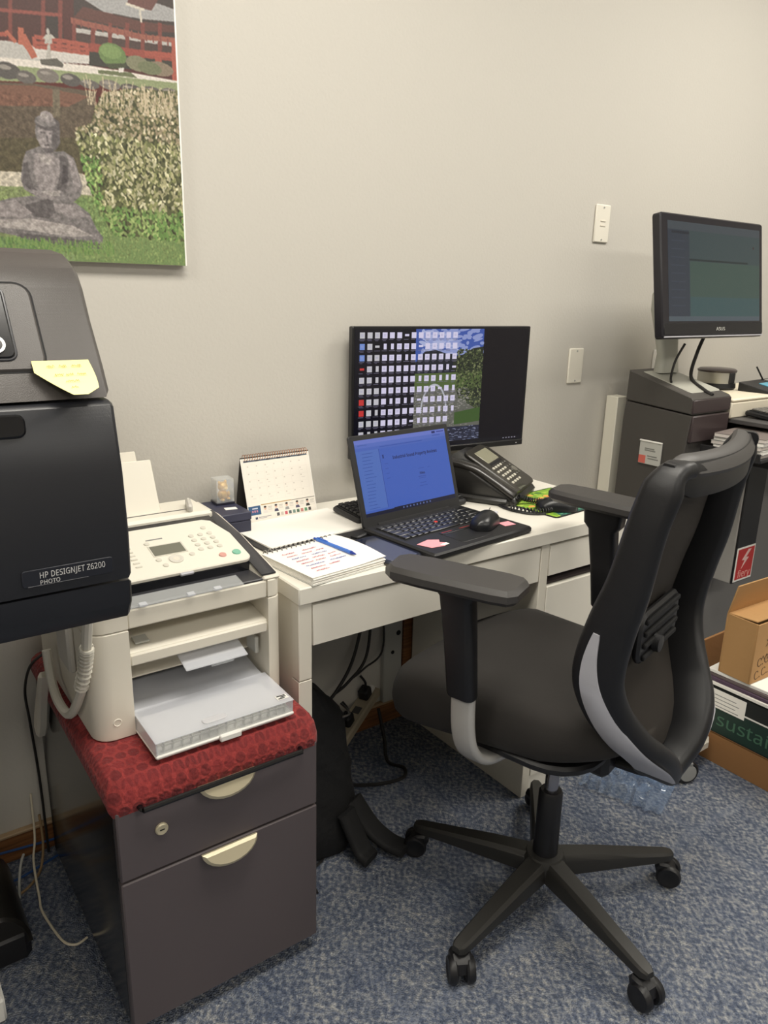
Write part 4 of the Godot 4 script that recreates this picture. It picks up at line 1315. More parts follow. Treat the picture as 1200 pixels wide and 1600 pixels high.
	for e in [[-0.021, -0.0198, -0.018, 0.018], [0.0198, 0.021, -0.018, 0.018], [-0.021, 0.021, -0.0192, -0.018], [-0.021, 0.021, 0.018, 0.0192]]:
		part("pane", bx(e[0], e[1], 0.006, 0.060, e[2], e[3], 0.0), M.clear, cu)
	part("pane", bx(-0.021, 0.021, 0.060, 0.0612, -0.0192, 0.0192, 0.0), M.clear, cu)
	var fg := thing("gold_figurine", "tiny golden animal figurine inside the clear acrylic cube", "figurine", Vector3(0.722, top + 0.0583, 0.062), 20)
	var gold := pm(C(236, 190, 96), 0.35, 0.45)
	var blob := func(c: Vector3, rad: Vector3) -> Soup:
		var pr := []
		for i in 9:
			var a := -PI / 2 + PI * i / 8
			pr.append(Vector2(maxf(cos(a), 0.02), sin(a)))
		var s := lathe(pr, 14)
		for i in s.v.size(): s.v[i] = s.v[i] * rad + c
		return s
	var fb := part("body", blob.call(Vector3(0, 0.013, 0), Vector3(0.013, 0.014, 0.012)), gold, fg)
	var hd := part("head", blob.call(Vector3(0, 0.034, 0.001), Vector3(0.0125, 0.012, 0.011)), gold, fg)
	for x in [-1, 1]:
		part("ear", blob.call(Vector3(x * 0.010, 0.044, 0), Vector3(0.004, 0.005, 0.003)), gold, hd)
		part("paw", blob.call(Vector3(x * 0.009, 0.016, 0.010), Vector3(0.004, 0.007, 0.004)), gold, fb)
		part("foot", blob.call(Vector3(x * 0.009, 0.004, 0.009), Vector3(0.005, 0.004, 0.006)), gold, fb)
	part("muzzle", blob.call(Vector3(0, 0.031, 0.011), Vector3(0.006, 0.0045, 0.004)), pm(C(246, 214, 140), 0.4), hd)

func make_mouse(label: String, at: Vector3, turn: float) -> void:
	var t := thing("computer_mouse", label, "mouse", at, turn, "computer mice")
	var rings := []
	for i in 11:
		var u := i / 10.0
		var z := lerpf(-0.056, 0.056, u)
		var w := 0.031 * pow(maxf(1.0 - pow(absf(u * 2 - 1), 3.2), 0.0), 0.5) * (1.0 - 0.14 * sin(u * PI)) + 0.001
		var h := 0.038 * pow(maxf(sin(pow(u, 0.8) * PI * 0.94 + 0.08), 0.0), 0.55) * (0.75 + 0.25 * u) + 0.002
		var ring := PackedVector3Array()
		for k in 16:
			var a := PI * k / 15
			ring.append(Vector3(cos(a) * w, pow(sin(a), 0.8) * h, z))
		rings.append(ring)
	part("shell", loft(rings), pm(C(24, 25, 28), 0.32), t, Vector3(0, 0.0012, 0), Vector3.ZERO, 60)
	part("sole", prism(rrect(0.05, 0.1, 0.02), 0.002, 0.0).turn(Vector3.RIGHT, -90), M.black_matte, t, Vector3(0, 0.001, 0))
	part("wheel", lathe([Vector2(0, -0.003), Vector2(0.009, -0.003), Vector2(0.009, 0.003), Vector2(0, 0.003)], 14).turn(Vector3.BACK, 90), M.chrome, t, Vector3(0, 0.022, -0.030))
	part("button_gap", bx(-0.0006, 0.0006, 0.0, 0.002, -0.016, 0.016, 0.0), pm(C(70, 70, 74), 0.3), t, Vector3(0, 0.030, -0.018), Vector3(18, 0, 0))
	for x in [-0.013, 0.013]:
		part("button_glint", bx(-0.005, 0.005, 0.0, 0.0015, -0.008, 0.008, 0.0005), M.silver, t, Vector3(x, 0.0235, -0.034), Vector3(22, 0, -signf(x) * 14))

func phone() -> void:
	var t := thing("desk_phone", "black desk telephone with grey display and handset, at the desk's back right", "telephone", Vector3(1.475, 0.7502, 0.19), 29)
	var blk := pm(C(38, 37, 36), 0.35)
	var wedge := outline([-0.10, 0.0, 0.10, 0.0, 0.104, 0.012, 0.095, 0.022, -0.07, 0.114, -0.092, 0.118, -0.10, 0.10])
	part("base", sideways(wedge, 0.205, 0.006), blk, t, Vector3.ZERO, Vector3.ZERO, 50)
	var fc := part("face", prism(rrect(0.162, 0.190, 0.02), 0.010, 0.003), pm(C(52, 50, 46), 0.3), t, Vector3(0.028, 0.0735, 0.014), Vector3(-61, 0, 0))
	part("display", prism(rrect(0.098, 0.050, 0.004, 2), 0.004, 0.001), pm(C(150, 148, 128), 0.15), fc, Vector3(0.006, 0.050, 0.004))
	part("brand_badge", bx(-0.016, 0.016, -0.004, 0.004, 0, 0.0006, 0.0), M.grey_light, fc, Vector3(-0.012, 0.084, 0.0042))
	part("label_strip", bx(-0.05, 0.05, -0.004, 0.004, 0, 0.001, 0.0), M.black_matte, fc, Vector3(0.006, 0.018, 0.004))
	var km := mesh_of(prism(rrect(0.0105, 0.0080, 0.002, 2), 0.005, 0.0012))
	var kc := pm(C(198, 194, 180), 0.4)
	var kd := pm(C(86, 84, 78), 0.4)
	for r in 5:
		for c in 6:
			if r == 4 and c > 3: continue
			part("key", km, kc if c < 4 else kd, fc, Vector3(-0.054 + c * 0.0215, 0.004 - r * 0.0165, 0.0055))
	part("navigator", lathe([Vector2(0, 0), Vector2(0.012, 0), Vector2(0.011, 0.004), Vector2(0, 0.005)], 18).turn(Vector3.RIGHT, 90), pm(C(110, 108, 100), 0.3), fc, Vector3(0.050, -0.030, 0.004))
	part("paper_label", bx(-0.025, 0.025, -0.008, 0.008, 0, 0.0008, 0.0), pm(C(150, 152, 134), 0.5), fc, Vector3(-0.035, -0.084, 0.0042))
	# handset along the left edge
	var hp := path([Vector3(-0.090, 0.096, -0.098), Vector3(-0.090, 0.100, -0.075), Vector3(-0.090, 0.090, -0.02), Vector3(-0.090, 0.066, 0.03), Vector3(-0.090, 0.044, 0.070), Vector3(-0.090, 0.030, 0.098)], 4)
	var rad := []
	for i in hp.size():
		var u := float(i) / (hp.size() - 1)
		rad.append(0.019 + 0.008 * pow(absf(u * 2 - 1), 2.0))
	part("handset", tube(hp, rad, 12, 0.62), pm(C(46, 44, 42), 0.22), t, Vector3.ZERO, Vector3.ZERO, 60)
	part("cradle_side", bx(-0.114, -0.064, 0.0, 0.02, -0.095, 0.085, 0.006), blk, t)
	# coiled handset cord looping on the desk
	part("cord", coil(path([Vector3(-0.085, 0.026, 0.105), Vector3(-0.055, 0.014, 0.130), Vector3(-0.045, 0.012, 0.165), Vector3(-0.07, 0.010, 0.195), Vector3(-0.115, 0.010, 0.195), Vector3(-0.145, 0.010, 0.16), Vector3(-0.142, 0.010, 0.10)], 8), 0.0058, 38, 0.0022), M.black, t)
	part("line_cord", tube(path([Vector3(-0.10, 0.004, 0.05), Vector3(-0.135, 0.004, 0.09), Vector3(-0.15, 0.004, 0.15), Vector3(-0.13, 0.004, 0.19)], 6), 0.004, 6), M.black, t)

func calendar() -> void:
	var t := thing("desk_calendar", "white tent calendar with a spiral top and a strip of small portraits", "calendar", Vector3(0.872, 0.7502, 0.062), 2.5)
	var pc := Pic.new(760, 640, C(240, 234, 224))
	var g := C(206, 198, 188)
	for i in 6: pc.rect(40, 60 + i * 76, 680, 2, C(228, 221, 211))
	for i in 8: pc.rect(40 + i * 97, 60, 2, 380, C(228, 221, 211))
	var r := RandomNumberGenerator.new()
	r.seed = 3
	for j in 5:
		for i in 7:
			pc.rect(52 + i * 97, 70 + j * 76, 14, 12, g)
			if r.randf() < 0.35: pc.rect(60 + i * 97, 100 + j * 76, r.randf_range(20, 60), 5, C(220, 212, 204))
	pc.rect(20, 14, 720, 16, C(96, 108, 124))
	for i in 6: pc.rect(30 + i * 120, 14, 40, 16, C(60, 66, 80))
	pc.rect(0, 480, 130, 92, C(52, 88, 128)); pc.rect(40, 500, 60, 12, C(206, 212, 226)); pc.rect(34, 524, 16, 22, C(190, 130, 150)); pc.rect(58, 524, 16, 22, C(190, 130, 150)); pc.rect(82, 524, 16, 22, C(190, 130, 150))
	pc.rect(140, 472, 340, 10, C(190, 160, 110)); pc.rect(480, 476, 280, 6, C(110, 104, 96))
	for i in 5:
		var x := 150.0 + i * 122
		pc.rect(x, 484, 116, 84, C(232, 226, 216))
		pc.ell(x + 30, 518, 13, 17, C(214, 178, 156)); pc.ell(x + 30, 504, 15, 10, C(48, 44, 48)); pc.poly([x + 6, 568, x + 14, 540, x + 46, 540, x + 56, 568], [C(226, 220, 214), C(70, 70, 96), C(150, 150, 150), C(88, 84, 110), C(60, 58, 56)][i])
		pc.rect(x + 64, 506, 44, 5, C(176, 170, 162)); pc.rect(x + 64, 520, 38, 5, C(190, 184, 176)); pc.rect(x + 64, 534, 42, 5, C(190, 184, 176))
	for i in 9:
		pc.rect(300 + i * 46, 584, 30, 34, [C(84, 84, 88), C(206, 196, 186), C(204, 96, 110), C(90, 104, 106), C(124, 150, 140), C(88, 116, 96), C(196, 130, 124), C(96, 150, 110), C(78, 70, 68)][i])
	pc.rect(60, 596, 26, 22, C(66, 74, 98)); pc.rect(96, 598, 140, 6, C(150, 148, 156)); pc.rect(96, 610, 90, 5, C(170, 166, 172))
	var tilt := -15.5
	part("front_leaf", bx(-0.097, 0.097, 0.0, 0.155, -0.0012, 0.0, 0.0003), M.paper, t, Vector3(0, 0.0, 0.026), Vector3(tilt, 0, 0))
	part("print", card(0.190, 0.152), printed(pc.tex(), 0.7), t, Vector3(0, 0.0765 * cos(deg_to_rad(tilt)) + 0.0003, 0.0263 + 0.0765 * sin(deg_to_rad(tilt))), Vector3(tilt, 0, 0))
	part("back_leaf", bx(-0.097, 0.097, 0.0, 0.155, -0.002, 0.0, 0.0004), pm(C(62, 58, 56), 0.6), t, Vector3(0, 0.0, -0.046), Vector3(11.5, 0, 0))
	part("foot_board", bx(-0.097, 0.097, 0.0, 0.0015, -0.046, 0.026, 0.0003), M.grey_light, t)
	var cop := pm(C(196, 140, 104), 0.3, 0.8)
	for i in 26:
		var w := PackedVector3Array()
		for a in 9:
			var q := TAU * a / 8
			w.append(Vector3(-0.0875 + i * 0.007, 0.1515 + sin(q) * 0.0075, -0.0155 + cos(q) * 0.0075))
		part("spiral_wire", tube(w, 0.0008, 4), cop, t)

func under_desk() -> void:
	# slouched black bag in the shade under the desk, its straps on the carpet
	var b := thing("black_bag", "slouched black bag with wide straps on the carpet under the desk", "bag", Vector3(0.80, 0, 0.30))
	var cl := grained(pm(C(20, 20, 22), 0.75), M.soft, 8, 0.8)
	var rings := []
	var nz := noise(6.0, 3)
	for i in 13:
		var u := i / 12.0
		var ring := PackedVector3Array()
		var y := 0.005 + u * 0.43
		for q in rrect(0.20 - 0.05 * u * u, 0.27 - 0.07 * u, 0.07, 5):
			var k := 1.0 + 0.10 * nz.get_noise_3d(q.x * 3, u * 2, q.y * 3)
			if i == 12: k *= 0.72
			if i == 0: k *= 0.9
			ring.append(Vector3(q.x * k + 0.01 * u - 0.10 * maxf(0.0, q.x) * u, y - 0.55 * maxf(0.0, q.x + 0.04) * u, q.y * k))
		rings.append(ring)
	part("body", loft(rings), cl, b, Vector3.ZERO, Vector3.ZERO, 60)
	part("zip", tube(path([Vector3(0.045, 0.355, 0.100), Vector3(0.075, 0.345, 0.085), Vector3(0.09, 0.338, 0.055), Vector3(0.095, 0.335, 0.02)], 6), 0.003, 6), M.chrome, b)
	for k in 2:
		var pts := [[Vector3(0.04, 0.12, 0.13), Vector3(0.055, 0.06, 0.155), Vector3(0.062, 0.03, 0.175), Vector3(0.066, 0.024, 0.20)], [Vector3(0.08, 0.12, 0.10), Vector3(0.105, 0.06, 0.14), Vector3(0.13, 0.03, 0.18), Vector3(0.152, 0.026, 0.222)]][k] as Array
		var p := path(pts, 5)
		var rr := []
		for i in p.size():
			var side := Vector3(0.9, 0, -0.35).normalized() * 0.026
			var ring := PackedVector3Array()
			for q in rrect(0.054, 0.020, 0.009, 3):
				var t := (p[mini(i + 1, p.size() - 1)] - p[maxi(i - 1, 0)]).normalized()
				var s := Vector3(0.9, 0, -0.35).normalized()
				var n := s.cross(t).normalized()
				ring.append(p[i] + s * q.x + n * q.y)
			rr.append(ring)
		part("strap", loft(rr), cl, b)
	part("side_buckle", bx(-0.012, 0.012, 0.0, 0.02, 0, 0.006, 0.002), M.grey_light, b, Vector3(0.055, 0.085, 0.128))
	# beige multi-socket strip, half upright against the wall
	var s := thing("power_strip", "beige power strip with black plugs, lying in the shade under the desk", "power strip", Vector3(0.955, 0.0, 0.135))
	s.rotation_degrees = Vector3(0, 28, 16)
	var cream := pm(C(176, 164, 142), 0.5)
	part("case", cbox(0.33, 0.03, 0.05, 0.005).at(0.165, 0.024, 0), cream, s)
	for i in 5:
		if i in [1, 2, 4]:
			var pl := part("plug", bx(-0.018, 0.018, 0.039, 0.075, -0.016, 0.016, 0.005), M.black, s, Vector3(0.05 + i * 0.057, 0, 0))
			part("plug_lead", tube(path([Vector3(0, 0.074, 0), Vector3(0.004, 0.095, 0.005), Vector3(0.012, 0.11, -0.015)], 4), 0.004, 6), M.black, pl)
		else:
			part("socket", bx(-0.014, 0.014, 0.038, 0.0395, -0.012, 0.012, 0.001), M.grey_dark, s, Vector3(0.05 + i * 0.057, 0, 0))
	part("white_plug", bx(-0.020, 0.020, 0.039, 0.055, -0.014, 0.014, 0.004), M.white, s, Vector3(0.30, 0, 0.0))
	# cables hanging behind the desk
	var cab := [[[Vector3(1.20, 0.70, 0.010), Vector3(1.18, 0.45, 0.012), Vector3(1.13, 0.27, 0.025), Vector3(1.06, 0.19, 0.045), Vector3(1.00, 0.16, 0.06)], "thick black cable hanging behind the desk, leftmost of the three"],
		[[Vector3(1.215, 0.70, 0.010), Vector3(1.20, 0.42, 0.012), Vector3(1.17, 0.26, 0.03), Vector3(1.10, 0.20, 0.04), Vector3(1.05, 0.18, 0.045)], "black cable hanging behind the desk, middle one of the three"],
		[[Vector3(1.238, 0.70, 0.010), Vector3(1.24, 0.42, 0.012), Vector3(1.235, 0.26, 0.022), Vector3(1.17, 0.22, 0.025), Vector3(1.13, 0.20, 0.025)], "thin black cable hanging behind the desk, beside the grey raceway"]]
	for c in cab.size():
		var o := part("hanging_cable", tube(path(cab[c][0], 8), [0.005, 0.0045, 0.003][c], 7), M.dark_cable)
		tag(o, cab[c][1], "cable", "cables behind the desk")
	var lo := part("floor_cable", tube(path([Vector3(1.19, 0.10, 0.07), Vector3(1.17, 0.04, 0.13), Vector3(1.14, 0.006, 0.19), Vector3(1.16, 0.006, 0.24), Vector3(1.13, 0.006, 0.275), Vector3(1.06, 0.006, 0.262), Vector3(0.99, 0.006, 0.22), Vector3(0.95, 0.012, 0.19)], 8), 0.005, 7), M.dark_cable)
	tag(lo, "black cable looping over the carpet under the desk", "cable")
	var lo2 := part("floor_cable", tube(path([Vector3(0.72, 0.005, 0.50), Vector3(0.735, 0.005, 0.44), Vector3(0.78, 0.005, 0.42), Vector3(0.83, 0.005, 0.38)], 6), 0.003, 6), M.dark_cable)
	tag(lo2, "thin black cable end on the carpet beside the grey pedestal", "cable")

func cables_left() -> void:
	var defs := [
		["white_cable", "thin white cable running down the wall onto the carpet left of the pedestal", M.white_cable, 0.0026, [Vector3(0.243, 0.16, 0.012), Vector3(0.238, 0.06, 0.03), Vector3(0.222, 0.03, 0.08), Vector3(0.212, 0.006, 0.17), Vector3(0.208, 0.005, 0.21), Vector3(0.215, 0.005, 0.27), Vector3(0.226, 0.005, 0.322), Vector3(0.245, 0.005, 0.342), Vector3(0.268, 0.005, 0.336)]],
		["tan_cable", "thin tan cable curling on the carpet behind the white one", pm(C(150, 124, 90), 0.6), 0.003, [Vector3(0.255, 0.10, 0.014), Vector3(0.252, 0.04, 0.04), Vector3(0.235, 0.006, 0.08), Vector3(0.205, 0.005, 0.12), Vector3(0.17, 0.005, 0.14)]],
		["blue_cable", "blue network cable along the baseboard, the upper of two", M.blue_cable, 0.003, [Vector3(0.05, 0.06, 0.03), Vector3(0.15, 0.05, 0.035), Vector3(0.22, 0.042, 0.035), Vector3(0.30, 0.03, 0.03)]],
		["blue_cable", "blue network cable on the carpet, the lower of two", M.blue_cable, 0.003, [Vector3(0.12, 0.02, 0.10), Vector3(0.18, 0.008, 0.09), Vector3(0.24, 0.006, 0.07), Vector3(0.30, 0.006, 0.05)]],
		["grey_cable", "short grey cable by the plotter foot", M.grey_light, 0.003, [Vector3(0.176, 0.006, 0.15), Vector3(0.185, 0.02, 0.11), Vector3(0.197, 0.035, 0.075), Vector3(0.207, 0.04, 0.055)]],
		["fax_cable", "dark cable hanging from the fax machine down the left of the pedestal", M.dark_cable, 0.003, [Vector3(0.268, 0.59, 0.20), Vector3(0.258, 0.52, 0.10), Vector3(0.254, 0.43, 0.03), Vector3(0.255, 0.36, 0.04), Vector3(0.262, 0.24, 0.025), Vector3(0.263, 0.15, 0.03), Vector3(0.263, 0.08, 0.03), Vector3(0.262, 0.01, 0.04)]]]
	for d in defs:
		var o := part(d[0], tube(path(d[4], 8), d[3], 7), d[2])
		tag(o, d[1], "cable")

func rail_ring(c: Vector3, t: Vector3, w: float, d: float) -> PackedVector3Array:
	# cross-section of the chair back frame: w sideways, d front to back
	var dd := (Vector3.BACK - t * Vector3.BACK.dot(t)).normalized()
	var n := t.cross(dd).normalized()
	var r := PackedVector3Array()
	for q in rrect(w, d, minf(w, d) * 0.42, 3):
		r.append(c + n * q.x + dd * q.y)
	return r

func office_chair() -> void:
	var t := thing("office_chair", "black mesh-back swivel chair with silver trim, pulled up to the white desk", "office chair", Vector3(1.134, 0, 0.783), 15.5)
	var plas := grained(pm(C(21, 21, 24), 0.42), M.grit, 24, 0.25)
	var base := grained(pm(C(38, 37, 35), 0.45), M.grit, 24, 0.2)
	var padm := grained(pm(C(60, 58, 57), 0.45), M.grit, 26, 0.25)
	var seatm := grained(pm(C(35, 32, 30), 0.9), M.grit, 40, 0.5)
	seatm.rim_enabled = true
	seatm.rim = 0.15
	# five-star base
	var hub := part("base_hub", lathe([Vector2(0, 0.062), Vector2(0.03, 0.062), Vector2(0.044, 0.075), Vector2(0.046, 0.108), Vector2(0.040, 0.120), Vector2(0.0, 0.124)], 24), base, t)
	for k in 5:
		var a := deg_to_rad(41.2 + 72 * k)
		var dir := Vector3(cos(a), 0, sin(a))
		var sd := Vector3(-sin(a), 0, cos(a))
		var rings := []
		for e in [[0.022, 0.070, 0.118, 0.027], [0.12, 0.068, 0.108, 0.023], [0.22, 0.066, 0.094, 0.019], [0.285, 0.064, 0.085, 0.0165], [0.300, 0.064, 0.083, 0.015], [0.311, 0.066, 0.080, 0.009]]:
			var ring := PackedVector3Array()
			for q in [Vector2(-1, 0), Vector2(-0.94, 0.75), Vector2(-0.66, 1), Vector2(0.66, 1), Vector2(0.94, 0.75), Vector2(1, 0)]:
				ring.append(dir * e[0] + sd * q.x * e[3] + Vector3.UP * lerpf(e[1], e[2], q.y))
			rings.append(ring)
		var lg := part("leg", loft(rings), base, t, Vector3.ZERO, Vector3.ZERO, 30)
		part("stem", tube(PackedVector3Array([dir * 0.295 + Vector3(0, 0.05, 0), dir * 0.295 + Vector3(0, 0.068, 0)]), 0.011, 12), plas, lg)
		# twin-wheel caster, each swivelled its own way
		var ca := deg_to_rad([200.0, 160.0, 135.0, 30.0, 250.0][k])
		var cs := part("caster", sideways(outline([-0.030, 0.030, -0.024, 0.050, -0.008, 0.060, 0.012, 0.060, 0.020, 0.048, 0.016, 0.036, -0.008, 0.026]), 0.042, 0.005), plas, t, dir * 0.295 + Vector3(0, 0.0, 0), Vector3(0, rad_to_deg(ca), 0))
		for sx in [-1, 1]:
			part("wheel", lathe([Vector2(0, -0.009), Vector2(0.012, -0.010), Vector2(0.024, -0.008), Vector2(0.0275, -0.004), Vector2(0.0275, 0.004), Vector2(0.024, 0.009), Vector2(0.020, 0.0095), Vector2(0.016, 0.0075), Vector2(0, 0.0085)], 22).turn(Vector3.BACK, -90 * sx), plas, cs, Vector3(sx * 0.0165, 0.0275, -0.012))
	part("column_cover", lathe([Vector2(0, 0.11), Vector2(0.0275, 0.11), Vector2(0.0265, 0.20), Vector2(0.0255, 0.272), Vector2(0.022, 0.278), Vector2(0, 0.278)], 24), plas, t)
	part("gas_piston", lathe([Vector2(0, 0.27), Vector2(0.0145, 0.27), Vector2(0.0145, 0.31), Vector2(0.0135, 0.312), Vector2(0.0135, 0.41), Vector2(0, 0.41)], 20), pm(C(150, 150, 156), 0.2, 0.9), t)
	part("tilt_mechanism", cbox(0.15, 0.06, 0.24, 0.012).at(0, 0.430, 0.02), plas, t)
	# seat cushion with a waterfall front
	var rings2 := []
	for e in [[0.30, 0.462], [0.84, 0.462], [0.94, 0.468], [0.98, 0.484], [1.0, 0.512], [0.992, 0.536], [0.97, 0.554], [0.92, 0.567], [0.80, 0.574], [0.5, 0.576], [0.05, 0.574]]:
		var ring := PackedVector3Array()
		for q in rrect(0.49, 0.51, 0.13, 8):
			var p := q * float(e[0])
			var f := clampf((0.255 - p.y) / 0.51, 0.0, 1.0)          # 1 at the front
			var wide := lerpf(0.80, 1.0, smoothstep(0.0, 0.62, f))
			var drop := 0.034 * smoothstep(0.72, 1.0, f)
			var side := 0.010 * smoothstep(0.5, 1.0, absf(p.x) / 0.25) * (1.0 if e[1] > 0.56 else 0.0)
			ring.append(Vector3(p.x * wide, e[1] - drop + side * 0.4 + (0.028 * smoothstep(0.45, 0.0, f) * smoothstep(0.53, 0.46, e[1])), p.y - 0.062))
		rings2.append(ring)
	part("seat", loft(rings2), seatm, t, Vector3.ZERO, Vector3.ZERO, 60)
	part("seat_pan", prism(rrect(0.40, 0.38, 0.1), 0.02, 0.006).turn(Vector3.RIGHT, -90), plas, t, Vector3(0, 0.458, -0.05))
	# back frame: one continuous U of rail
	var half := [Vector3(0.172, 1.050, 0.234), Vector3(0.192, 1.0495, 0.229), Vector3(0.207, 1.034, 0.222), Vector3(0.214, 0.99, 0.211), Vector3(0.217, 0.95, 0.203), Vector3(0.219, 0.86, 0.188), Vector3(0.219, 0.79, 0.170), Vector3(0.216, 0.72, 0.156), Vector3(0.210, 0.67, 0.155), Vector3(0.190, 0.615, 0.170), Vector3(0.160, 0.565, 0.197), Vector3(0.130, 0.535, 0.218), Vector3(0.100, 0.508, 0.228), Vector3(0.068, 0.475, 0.228), Vector3(0.035, 0.447, 0.218)]
	var pts := []
	for p in half: pts.append(Vector3(-p.x, p.y, p.z))
	pts.append(Vector3(0, 0.436, 0.213))
	for i in half.size(): pts.append(half[half.size() - 1 - i])
	var pl := path(pts, 4)
	var rr := []
	for i in pl.size():
		var tg := (pl[mini(i + 1, pl.size() - 1)] - pl[maxi(i - 1, 0)]).normalized()
		var low := smoothstep(0.70, 0.52, pl[i].y)
		rr.append(rail_ring(pl[i], tg, lerpf(0.034, 0.042, low) * lerpf(1.0, 0.8, smoothstep(1.02, 1.050, pl[i].y)), lerpf(1.0, 0.72, smoothstep(1.02, 1.050, pl[i].y)) * lerpf(0.064, 0.088, smoothstep(0.98, 0.68, pl[i].y))))
	part("back_frame", loft(rr), plas, t, Vector3.ZERO, Vector3.ZERO, 60)
	# silver trim on the outer face of each lower rail
	for sx in [-1, 1]:
		var tp := path([Vector3(0.219, 0.775, 0.152), Vector3(0.216, 0.72, 0.144), Vector3(0.210, 0.67, 0.148), Vector3(0.190, 0.615, 0.168), Vector3(0.160, 0.565, 0.199), Vector3(0.115, 0.520, 0.226), Vector3(0.072, 0.480, 0.230)], 5)
		var wd := [0.012, 0.028, 0.040, 0.052, 0.068, 0.086, 0.078]
		var tr := []
		for i in tp.size():
			var tg := (tp[mini(i + 1, tp.size() - 1)] - tp[maxi(i - 1, 0)]).normalized()
			var dd := (Vector3.BACK - tg * Vector3.BACK.dot(tg)).normalized()
			var nn := dd.cross(tg).normalized()
			if nn.x < 0.0 and absf(nn.x) > 0.2: nn = -nn
			var u := float(i) / 5
			var k := mini(int(u), 5)
			var w: float = lerpf(wd[k], wd[k + 1], u - k)
			var low := smoothstep(0.70, 0.52, tp[i].y)
			var off := lerpf(0.0155, 0.0200, low)
			var ring := PackedVector3Array()
			for q in [Vector2(-0.5, 0), Vector2(-0.44, 1), Vector2(0.44, 1), Vector2(0.5, 0)]:
				var c: Vector3 = tp[i] + nn * (off + q.y * 0.003) + dd * q.x * w
				ring.append(Vector3(c.x * sx, c.y, c.z))
			tr.append(ring)
		part("silver_trim", loft(tr), M.silver, t, Vector3.ZERO, Vector3.ZERO, 50)
	# top bar, bowed to the rear, with a softer grey cap leaning back along its upper edge
	for k in 2:
		var tb := []
		for i in 21:
			var u := i / 20.0 * 2 - 1
			var c := Vector3([0.206, 0.196][k] * u, 1.036 + 0.006 * u * u, 0.222 + 0.034 * (1.0 - u * u))
			var sec := [Vector2(-0.016, -0.034), Vector2(-0.019, 0.010), Vector2(-0.012, 0.024), Vector2(0.010, 0.022), Vector2(0.018, 0.008), Vector2(0.015, -0.034)]
			if k == 1:
				sec = [Vector2(-0.020, 0.014), Vector2(-0.019, 0.025), Vector2(-0.012, 0.030), Vector2(0.002, 0.028), Vector2(0.014, 0.018), Vector2(0.0215, 0.004), Vector2(0.0195, -0.002), Vector2(0.010, 0.004)]
			var sh := 1.0 - (0.35 if k == 0 else 0.6) * smoothstep(0.80, 1.0, absf(u))
			var ring := PackedVector3Array()
			for q in sec:
				ring.append(c + Vector3(0.0, 0.012 + (q.y - 0.012) * sh, q.x * sh))
			tb.append(ring)
		part(["top_bar", "top_cap"][k], loft(tb), [plas, padm][k], t, Vector3.ZERO, Vector3.ZERO, 40)
	# mesh stretched between the rails, a little see-through
	var mm := pm(Color(0.20, 0.178, 0.158, 0.86), 0.8)
	mm.transparency = BaseMaterial3D.TRANSPARENCY_ALPHA
	mm.normal_enabled = true
	mm.normal_texture = M.grit
	mm.uv1_triplanar = true
	mm.uv1_scale = Vector3.ONE * 60
	var fm := func(u: float, v: float) -> Vector3:
		var y := lerpf(0.475, 1.02, v)
		var k := 0
		while k < half.size() - 2 and half[k + 1].y > y: k += 1
		var a: Vector3 = half[k]
		var b: Vector3 = half[k + 1]
		var f := clampf((a.y - y) / (a.y - b.y), 0.0, 1.0)
		var e := a.lerp(b, f)
		var s := u * 2 - 1
		return Vector3((e.x - 0.004) * s, y, e.z - 0.026 + (0.020 * lerpf(0.4, 1.0, smoothstep(0.55, 0.75, y))) * (1.0 - s * s))
	part("mesh_back", sheet(fm, 14, 22, 0.0015), mm, t, Vector3.ZERO, Vector3.ZERO, 60)
	# lumbar support plate behind the mesh
	var lb := part("lumbar_support", prism(rrect(0.20, 0.10, 0.03), 0.014, 0.005), M.black, t, Vector3(0, 0.715, 0.172), Vector3(0, 0, 0))
	for k in 4:
		part("lumbar_rib", bx(-0.085, 0.085, -0.005, 0.005, 0, 0.007, 0.002), M.black_matte, lb, Vector3(0, -0.034 + k * 0.023, 0.006))
	part("lumbar_knob", lathe([Vector2(0, 0), Vector2(0.018, 0), Vector2(0.016, 0.012), Vector2(0, 0.014)], 18).turn(Vector3.RIGHT, 90), M.black, lb, Vector3(-0.03, -0.02, 0.010))
	# spine linking back and mechanism
	part("back_bracket", tube(path([Vector3(0, 0.42, 0.10), Vector3(0, 0.425, 0.18), Vector3(0, 0.43, 0.20), Vector3(0, 0.440, 0.212)], 4), 0.036, 12, 0.55), plas, t)
	# armrests: silver bent arm, black sleeve, pad
	for sx in [-1, 1]:
		var az := -0.006 if sx < 0 else 0.022
		part("arm_bracket", arm_loft(sx), M.silver_arm, t, Vector3(0, 0, az), Vector3.ZERO, 50)
		var sl := []
		for e in [[0.598, -0.060, 0.052, 0.030], [0.602, -0.0605, 0.056, 0.033], [0.70, -0.070, 0.060, 0.035], [0.785, -0.080, 0.066, 0.037], [0.799, -0.080, 0.088, 0.042], [0.808 if sx < 0 else 0.836, -0.080, 0.094, 0.044]]:
			var ring := PackedVector3Array()
			for q in rrect(e[3], e[2], 0.012, 3):
				ring.append(Vector3(sx * 0.280 + q.x, e[0], e[1] + q.y + az))
			sl.append(ring)
		part("arm_sleeve", loft(sl), plas, t, Vector3.ZERO, Vector3.ZERO, 45)
		part("arm_pad", slab(outline([-0.030, -0.122, 0.020, -0.128, 0.044, -0.112, 0.050, -0.06, 0.050, 0.085, 0.044, 0.116, 0.026, 0.126, -0.030, 0.126, -0.046, 0.114, -0.050, 0.085, -0.050, -0.05, -0.046, -0.104]), 0.028, 0.008), padm, t, Vector3(sx * 0.285, 0.806 if sx < 0 else 0.834, (-0.086 if sx < 0 else -0.094) + az), Vector3(0, 9 if sx < 0 else -6, 0), 30)

